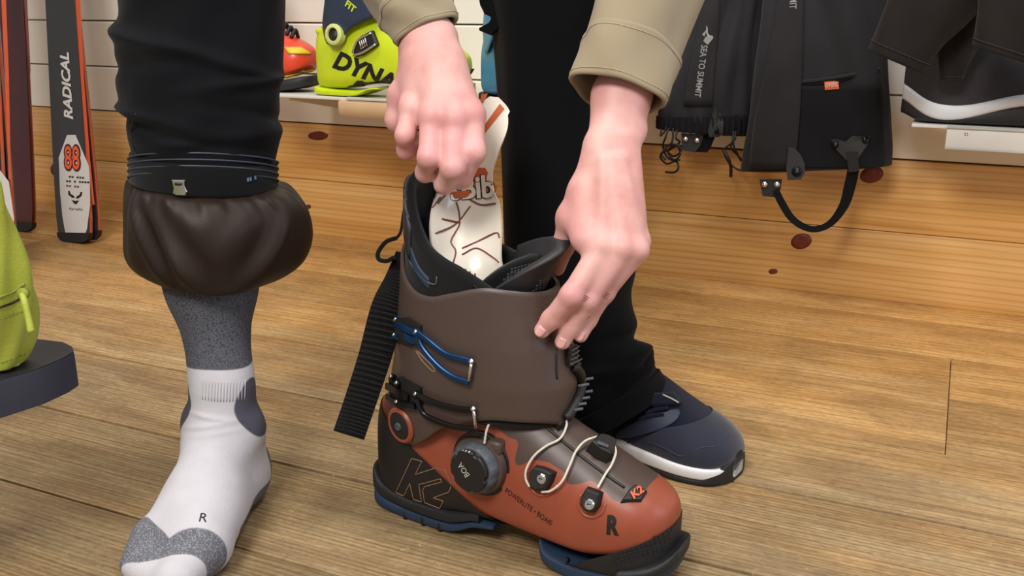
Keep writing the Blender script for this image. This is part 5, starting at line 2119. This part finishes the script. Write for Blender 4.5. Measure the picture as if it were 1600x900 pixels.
def hemd(th, s):
    return 0.0030 * np.sign(np.sin(40 * th)) * np.abs(np.sin(40 * th)) ** 0.6 + 0.001


Rh = wlimb([(1100, 180, 69), (1100, 192, 70), (1099, 205, 69)], YG, 14, 240, 0.36, hemd)
v, f = fix_out(*solid(Rh, 0.004))
obj('elastic_hem', v, f, M_ripdark, g1)
v, f = patch([(-60, 1096, 1126), (20, 1092, 1124), (90, 1082, 1119), (165, 1068, 1113)], B1, 0.0015, 0.002, 10, 20)
fl_ = obj('front_flap', v, f, M_flap, g1)
Bf = bvh_of(v, f)
v, f = text_on('SEA TO SUMMIT', (1101, 71), (1090, 152), 0.0125, Bf, 0.0006, bold=0.015)
obj('lettering', v, f, M_logo, fl_, smooth=False)
for px in ([(1104, 40), (1115, 59), (1106, 70), (1099, 64), (1103, 57), (1106, 62), (1110, 58), (1103, 50)], [(1097, 54), (1104, 47), (1101, 57)]):
    v, f = poly_on(px, Bf, 0.0006, 0.0003)
    obj('logo', v, f, M_logo, fl_, smooth=False)
B1h = bvh_of(*loft(Rh, cap=False))


def leafpatch(px, B_, par, m, rivet=None, th=0.003, off=0.002, rr=0.007):
    v, f = poly_on(px, B_, off, th)
    o = obj('corner_patch', v, f, m, par, smooth=30)
    if rivet:
        p, n = hit(rivet[0], rivet[1], B_, off + th)
        v, f = lathe([(0.0, -0.001), (rr, -0.001), (rr, 0.002), (rr * 0.6, 0.0035), (0.0, 0.0036)], p, n, 20)
        obj('rivet', v, f, M_blackalu, o)
    return o


leafpatch([(1116, 168), (1122, 176), (1128, 192), (1127, 208), (1120, 214), (1108, 214), (1105, 205), (1110, 185)], B1h, g1, M_patch, (1117, 204))


def flatplate(px, Y, th, m, par, name, rivets=()):
    P = [onY(x, y, Y) for x, y in px]
    v, f = fix_out(*loft([P, [p + V3(0, -th, 0) for p in P]]))
    o = obj(name, v, f, m, par, smooth=False)
    for x, y in rivets:
        v, f = lathe([(0.0, 0), (0.006, 0), (0.0055, 0.002), (0.003, 0.0035), (0.0, 0.0036)], onY(x, y, Y - th), (0, -1, 0), 16)
        obj('rivet', v, f, M_steel if m is M_patch else M_blackalu, o)
    return o


flatplate([(1065, 208), (1100, 210), (1096, 226), (1086, 238), (1066, 234)], YG - 0.02, 0.003, M_patch, g1, 'hook_plate', ((1071, 217), (1089, 219)))
flatplate([(1095, 208), (1118, 212), (1110, 232), (1105, 238), (1086, 237), (1092, 226)], YG - 0.015, 0.003, M_ripdark, g1, 'instep_strap')


def cordw(pts, r, par, name='cord'):
    P = [onY(x, y, YG - 0.03 - 0.008 * math.sin(i * 1.7)) for i, (x, y) in enumerate(pts)]
    v, f = tube(P, r, 7, 12 * len(pts))
    return obj(name, v, f, M_cord, par)


cordw([(1045, 200), (1040, 215), (1036, 228), (1042, 245), (1055, 250), (1063, 240), (1058, 228), (1046, 226), (1036, 236), (1032, 246), (1042, 256), (1056, 252), (1060, 262), (1054, 269), (1040, 269)], 0.0021, g1)
cordw([(1052, 200), (1050, 222), (1040, 232), (1052, 244), (1064, 236), (1056, 226), (1044, 236), (1050, 248), (1062, 250)], 0.0021, g1)
cordw([(1034, 202), (1032, 212), (1038, 206), (1042, 196)], 0.0018, g1)
cordw([(1058, 204), (1056, 216), (1062, 222), (1050, 232), (1034, 240), (1040, 250)], 0.0021, g1)
cordw([(1146, 205), (1144, 222), (1132, 234), (1136, 250), (1148, 262), (1160, 266), (1162, 255), (1152, 242), (1142, 230), (1150, 215)], 0.0019, g1)
cordw([(1130, 234), (1138, 248), (1142, 262), (1142, 276)], 0.0032, g1, 'cord_end')
cordw([(1150, 205), (1146, 225), (1152, 240), (1158, 252)], 0.0019, g1)


def g2d(th, s):
    d = 0.003 * np.sin(5 * th + 4 * s)
    for th0, s0, wth, ws, amp, sl in ((0.9, 0.45, 0.25, 0.3, 0.010, 0.8), (1.25, 0.5, 0.18, 0.3, -0.008, 0.8), (0.6, 0.55, 0.4, 0.08, 0.007, -0.4), (2.3, 0.5, 0.2, 0.3, -0.006, 0.1)):
        a = adiff(th, th0)
        d = d + amp * gau(a + sl * (s - s0) * 2.5, 0, wth) * gau(s, s0, ws)
    return d


YG2 = 1.822
R2 = wlimb([(1288, -190, 78), (1286, -90, 84), (1284, 0, 88), (1277, 100, 94), (1276, 180, 100), (1274, 230, 105), (1273, 262, 107)], YG2, disp=g2d, ratio=0.26, n=90, tdir=V3(0.11, 0, -1))
v, f = fix_out(*solid(R2, 0.003))
g2 = thing('gaiter', onY(1274, 265, YG2), 'larger black gaiter with small orange tag and looped instep strap below', 'gaiter', 'gaiters hanging on the wall')
obj('gaiter_body', v, f, M_ripstop, g2)
B2 = bvh_of(*loft(R2, cap=False))
v, f = patch([(134, 1252, 1374), (170, 1249, 1378), (215, 1246, 1380), (250, 1243, 1381), (262, 1242, 1376)], B2, 0.0008, 0.002, 24, 20)
lp_ = obj('lower_panel', v, f, M_ripdark, g2)
Blp = bvh_of(v, f)
v, f = patch([(-60, 1222, 1258), (20, 1214, 1256), (100, 1198, 1254), (180, 1182, 1250), (264, 1172, 1242)], B2, 0.003, 0.002, 14, 26)
fl_ = obj('front_flap', v, f, M_flap, g2)
Bf = bvh_of(v, f)
v, f = text_on('SUMMIT', (1241, -28), (1239, 14), 0.0125, Bf, 0.0006, bold=0.015)
obj('lettering', v, f, M_logo, fl_, smooth=False)
v, f = line_on([(1254, 128), (1290, 124), (1330, 117), (1374, 108)], B2, 0.001, 0.0035, 24, 8)
obj('piping', v, f, M_flap, g2)
v, f = line_on([(1254, 133), (1290, 130), (1330, 122), (1374, 113)], B2, 0.0015, 0.001, 24, 6)
obj('piping', v, f, M_ripdark, g2)
v, f = poly_on([(1288, 128), (1310, 126), (1311, 139), (1289, 141)], B2, 0.004, 0.0012)
tg = obj('label_tag', v, f, M_tago, g2, smooth=False)
v, f = text_on('event', (1290, 133), (1309, 131), 0.009, B2, 0.006)
obj('lettering', v, f, M_skiwhite, tg, smooth=False)
leafpatch([(1233, 229), (1243, 232), (1252, 242), (1258, 256), (1258, 270), (1252, 280), (1231, 281), (1229, 262)], B2, g2, M_patch, (1246, 270), off=0.006, rr=0.009)
flatplate([(1187, 280), (1222, 280), (1220, 296), (1213, 308), (1192, 306), (1190, 296)], YG2 - 0.022, 0.003, M_patch, g2, 'hook_plate', ((1195, 288), (1214, 288)))
tri = leafpatch([(1299, 218), (1308, 217), (1320, 222), (1332, 212), (1348, 213), (1358, 212), (1358, 222), (1340, 248), (1322, 250), (1302, 228)], B2, g2, M_patch, None, off=0.003)
for x, y in ((1306, 225), (1351, 219)):
    p, n = hit(x, y, B2, 0.006)
    v, f = lathe([(0.0, -0.001), (0.0065, -0.001), (0.0065, 0.002), (0.004, 0.0035), (0.0, 0.0036)], p, n, 20)
    obj('rivet', v, f, M_blackalu, tri)
v, f = poly_on([(1322, 237), (1340, 236), (1341, 252), (1343, 266), (1326, 268), (1324, 252)], B2, 0.006, 0.004)
obj('strap_buckle', v, f, M_black, g2, smooth=30)
SPs = [onY(x, y, YG2 - 0.03 - d) for x, y, d in ((1212, 297, 0.0), (1222, 318, 0.006), (1240, 344, 0.012), (1268, 358, 0.014), (1296, 350, 0.012), (1318, 322, 0.006), (1328, 290, 0.0), (1334, 262, 0.0))]
v, f = strap(SPs, [V3(0.3, -1, 0), V3(0.5, -1, 0.2), V3(0.4, -1, 0.5), V3(0, -1, 0.6), V3(-0.3, -1, 0.5), V3(-0.4, -1, 0.2), V3(0, -1, 0), V3(0, -1, 0)], [0.012, 0.014, 0.013, 0.012, 0.013, 0.018, 0.020, 0.020], 0.0022, 50)
obj('instep_strap', v, f, M_strap, g2, smooth=40)

# ---------------- dark jacket and boot at the right
M_jacket = weave('dark_brown_softshell', '#221e1d', scale=1200, rough=0.75, bump=0.3, sheen=0.08)
jk = thing('jacket', onY(1450, 60, 1.70), 'dark brown jacket hanging in the corner with two sleeve ends above the boot', 'jacket')
for ctrl, Y_, rt in (([(1560, -220, 84), (1520, -130, 76), (1468, -20, 66), (1428, 44, 52), (1400, 95, 44)], 1.66, 0.45), ([(1700, -230, 96), (1650, -110, 88), (1608, 0, 72), (1583, 50, 56), (1566, 85, 44)], 1.62, 0.45),
                     ([(1560, -160, 70), (1530, -60, 52), (1505, 40, 34), (1490, 100, 22), (1486, 126, 14)], 1.72, 0.4)):
    Rj = wlimb(ctrl, Y_, 60, 56, rt, lambda th, s: 0.002 * np.sin(4 * th + 6 * s))
    v, f = fix_out(*solid(Rj, 0.003))
    o = obj('sleeve', v, f, M_jacket, jk)
    c = Rj[-5]
    c = c.mean(0) + (c - c.mean(0)) * 1.012
    v, f = tube(np.vstack([c, c[:1]]), 0.0009, 5)
    obj('hem_stitch', v, f, M_flap, o)

Rj = wlimb([(1680, -760, 70), (1672, -640, 120), (1665, -420, 150), (1665, -200, 156), (1668, -60, 150)], 1.70, 60, 64, 0.30, lambda th, s: 0.006 * np.sin(5 * th + 3 * s))
v, f = fix_out(*solid(Rj, 0.004))
obj('torso', v, f, M_jacket, jk)

YS = 1.80
zs = onY(1500, 193, YS - 0.03)[2]
x0 = onY(1407, 180, YS)[0]
sb = thing('winter_boot', (x0 + 0.14, YS, zs), 'charcoal winter boot with wavy white midsole on the metal shelf', 'boot')
sst = cr(np.array([(0.0, 0.028, 0.11, 0.010), (0.006, 0.02, 0.125, 0.026), (0.04, 0.016, 0.14, 0.038), (0.08, 0.016, 0.15, 0.041), (0.12, 0.016, 0.135, 0.044), (0.17, 0.016, 0.105, 0.049), (0.22, 0.016, 0.085, 0.051), (0.27, 0.018, 0.07, 0.045), (0.30, 0.026, 0.05, 0.022), (0.305, 0.03, 0.045, 0.008)]), 60)


def wb_rings(f0, f1, g, pe=4):
    return [superring((x0 + u, YS, zs + (f0(u) + f1(u)) / 2), V3(0, 1, 0), V3(0, 0, 1), hw + g, (f1(u) - f0(u)) / 2, (f1(u) - f0(u)) / 2, 40, pe, pe) for u, zb, zt, hw in sst]


wave = lambda u: 0.036 - 0.012 * math.sin((u - 0.02) * 26) + 0.012 * gau(u, 0.0, 0.03)
v, f = fix_out(*loft([superring((x0 + u, YS, zs + 0.04), V3(0, 1, 0), V3(0, 0, 1), hw, zt - 0.04 if zt > 0.05 else 0.012, 0.02, 48, 2.6, 4) for u, zb, zt, hw in sst]))
obj('upper', v, f, mat('charcoal_felt', '#3c3a3b', rough=0.9, var=0.1, bump=0.5, bscale=500, spec=0.1), sb)
v, f = fix_out(*loft(wb_rings(lambda u: wave(u) - 0.016 - 0.008 * gau(u, 0.05, 0.06), lambda u: wave(u) + 0.009, 0.005)))
obj('midsole', v, f, M_midsole, sb, smooth=50)
v, f = fix_out(*loft(wb_rings(lambda u: 0.0 + 0.012 * gau(u, 0.0, 0.02), lambda u: wave(u) - 0.008, 0.002)))
obj('outsole', v, f, M_darksole, sb, smooth=50)
v, f = fix_out(*loft([superring((x0 + 0.055 + 0.004 * k, YS, zs + 0.12 + 0.02 * k), V3(0, 1, 0), V3(1, 0, 0), 0.04, 0.05, 0.05, 32, 2.4, 2.4) for k in range(6)]))
obj('shaft', v, f, M_ripdark, sb)
sx0 = onY(1425, 192, YS - 0.05)[0]
shf_ = thing('metal_shelf', (sx0 + 0.2, 1.85, zs), 'white metal shelf with label rail carrying the charcoal winter boot', 'shelf')
v, f = box((sx0 + 0.30, 1.832, zs - 0.0045), 0.60, 0.17, 0.005, 0.001)
obj('shelf_plate', v, f, M_shelfwhite, shf_, smooth=30)
rx = onY(1480, 200, 1.744)[0]
zt, zb_ = onY(1500, 200, 1.744)[2], onY(1500, 233, 1.744)[2]
v, f = box((rx + 0.26, 1.7475, (zt + zb_) / 2), 0.52, 0.003, zt - zb_, 0.0008)
lr2 = obj('label_rail', v, f, M_shelfwhite, shf_, smooth=30)
for zz in (zt, zb_):
    v, f = tube([(rx, 1.745, zz), (rx + 0.52, 1.745, zz)], 0.0022, 8)
    obj('rail_lip', v, f, M_clear, lr2)
v, f = lathe([(0.0, 0), (0.003, 0), (0.003, 0.001), (0.0015, 0.001), (0.0, 0.0004)], onY(1510, 209, 1.746), (0, -1, 0), 14)
obj('screw', v, f, M_steel, lr2)
v, f = fix_out(*loft([[(sx0 + 0.28 + d, 1.925, zs - 0.008), (sx0 + 0.28 + d, 1.78, zs - 0.008), (sx0 + 0.28 + d, 1.78, zs - 0.016), (sx0 + 0.28 + d, 1.925, zs - 0.05)] for d in (0, 0.003)]))
obj('bracket', v, f, M_shelfwhite, shf_, smooth=False)

# ---------------- stool with the lime bag, left
zt = 0.235
cpts = [gnd(-260, 640, zt), gnd(-60, 612, zt), gnd(0, 596, zt), gnd(60, 578, zt), gnd(100, 561, zt), gnd(116, 551, zt), gnd(114, 543, zt), gnd(100, 536, zt), gnd(60, 531, zt), gnd(0, 527, zt), gnd(-260, 510, zt)]
cp = np.array(cpts)
M_stool = mat('black_vinyl', '#1f1f23', rough=0.5, var=0.1, bump=0.15, bscale=500)
M_stooledge = mat('slate_vinyl_edge', '#2b2d3a', rough=0.55, var=0.1, bump=0.15, bscale=500)
stool = thing('stool', (cp[:, 0].mean(), cp[:, 1].mean(), 0), 'low black padded stool corner at the left picture edge', 'stool')
cen = cp.mean(0)
rings = [cp + V3(0, 0, -0.034), cp + V3(0, 0, -0.002), cen + (cp - cen) * 0.992]
v, f = fix_out(*loft(rings))
obj('seat', v, f, M_stooledge, stool, smooth=30)
v, f = fix_out(*loft([cen + (cp - cen) * 0.99 + V3(0, 0, -0.004), cen + (cp - cen) * 0.985 + V3(0, 0, 0.0012)]))
obj('seat_top', v, f, M_stool, stool, smooth=30)
for x, y in ((-150, 612), (-150, 545), (-240, 622), (-240, 535)):
    p = gnd(x, y, zt - 0.03)
    v, f = tube([(p[0], p[1], 0.0), (p[0], p[1], zt - 0.034)], 0.012, 12)
    obj('leg', v, f, M_black, stool)

M_limecloth = mat('lime_nylon', '#a0aa3a', rough=0.55, var=0.08, vscale=20, bump=0.35, bscale=500, sheen=0.1)
M_limedark = mat('lime_nylon_trim', '#808a2c', rough=0.6, var=0.08)
db = depth_of(gnd(10, 573, zt))


def bagd(th, s):
    return 0.003 * np.sin(5 * th + 5 * s) + 0.002 * np.sin(9 * th - 12 * s)


bag = thing('bag', gnd(-30, 568, zt), 'lime green bag with a zip standing on the black stool', 'bag')
Rg = limb([(-62, 280, db - 0.09, 60), (-58, 330, db - 0.075, 68), (-50, 380, db - 0.06, 76), (-46, 430, db - 0.045, 88), (-42, 480, db - 0.03, 93), (-42, 530, db - 0.015, 90), (-44, 562, db - 0.005, 84), (-44, 568, db - 0.003, 78)], 70, 64, 0.55, bagd,
          tdir=V3(0, 0, -1))
v, f = fix_out(*loft(Rg))
o = obj('bag_body', v, f, M_limecloth, bag)
Bb = bvh_of(v, f)
v, f = line_on([(-30, 490), (0, 480), (20, 473), (36, 463)], Bb, 0.0003, 0.0011, 16)
obj('zip', v, f, M_print, bag)
v, f = line_on([(-30, 478), (0, 464), (20, 456), (38, 443)], Bb, 0.0003, 0.0012, 16)
obj('seam', v, f, M_limedark, bag)
for y0 in (498, 566):
    for k in range(7):
        v, f = line_on([(2 + k * 6, y0 - k * 2.2), (5 + k * 6, y0 - 1 - k * 2.2)], Bb, 0.0003, 0.0007, 3, 5)
        obj('stitch', v, f, M_limedark, bag)
v, f = tube([at(33, 456, db - 0.075), at(38, 470, db - 0.08), at(44, 495, db - 0.08), at(49, 519, db - 0.08)], [0.0022, 0.0028, 0.0028, 0.0032], 8, 20)
obj('zip_puller', v, f, M_limecloth, bag)
v, f = lathe([(0.0, -0.002), (0.005, -0.002), (0.005, 0.002), (0.0, 0.003)], at(36, 459, db - 0.076), -FWD, 16)
obj('zip_slider', v, f, M_limedark, bag)
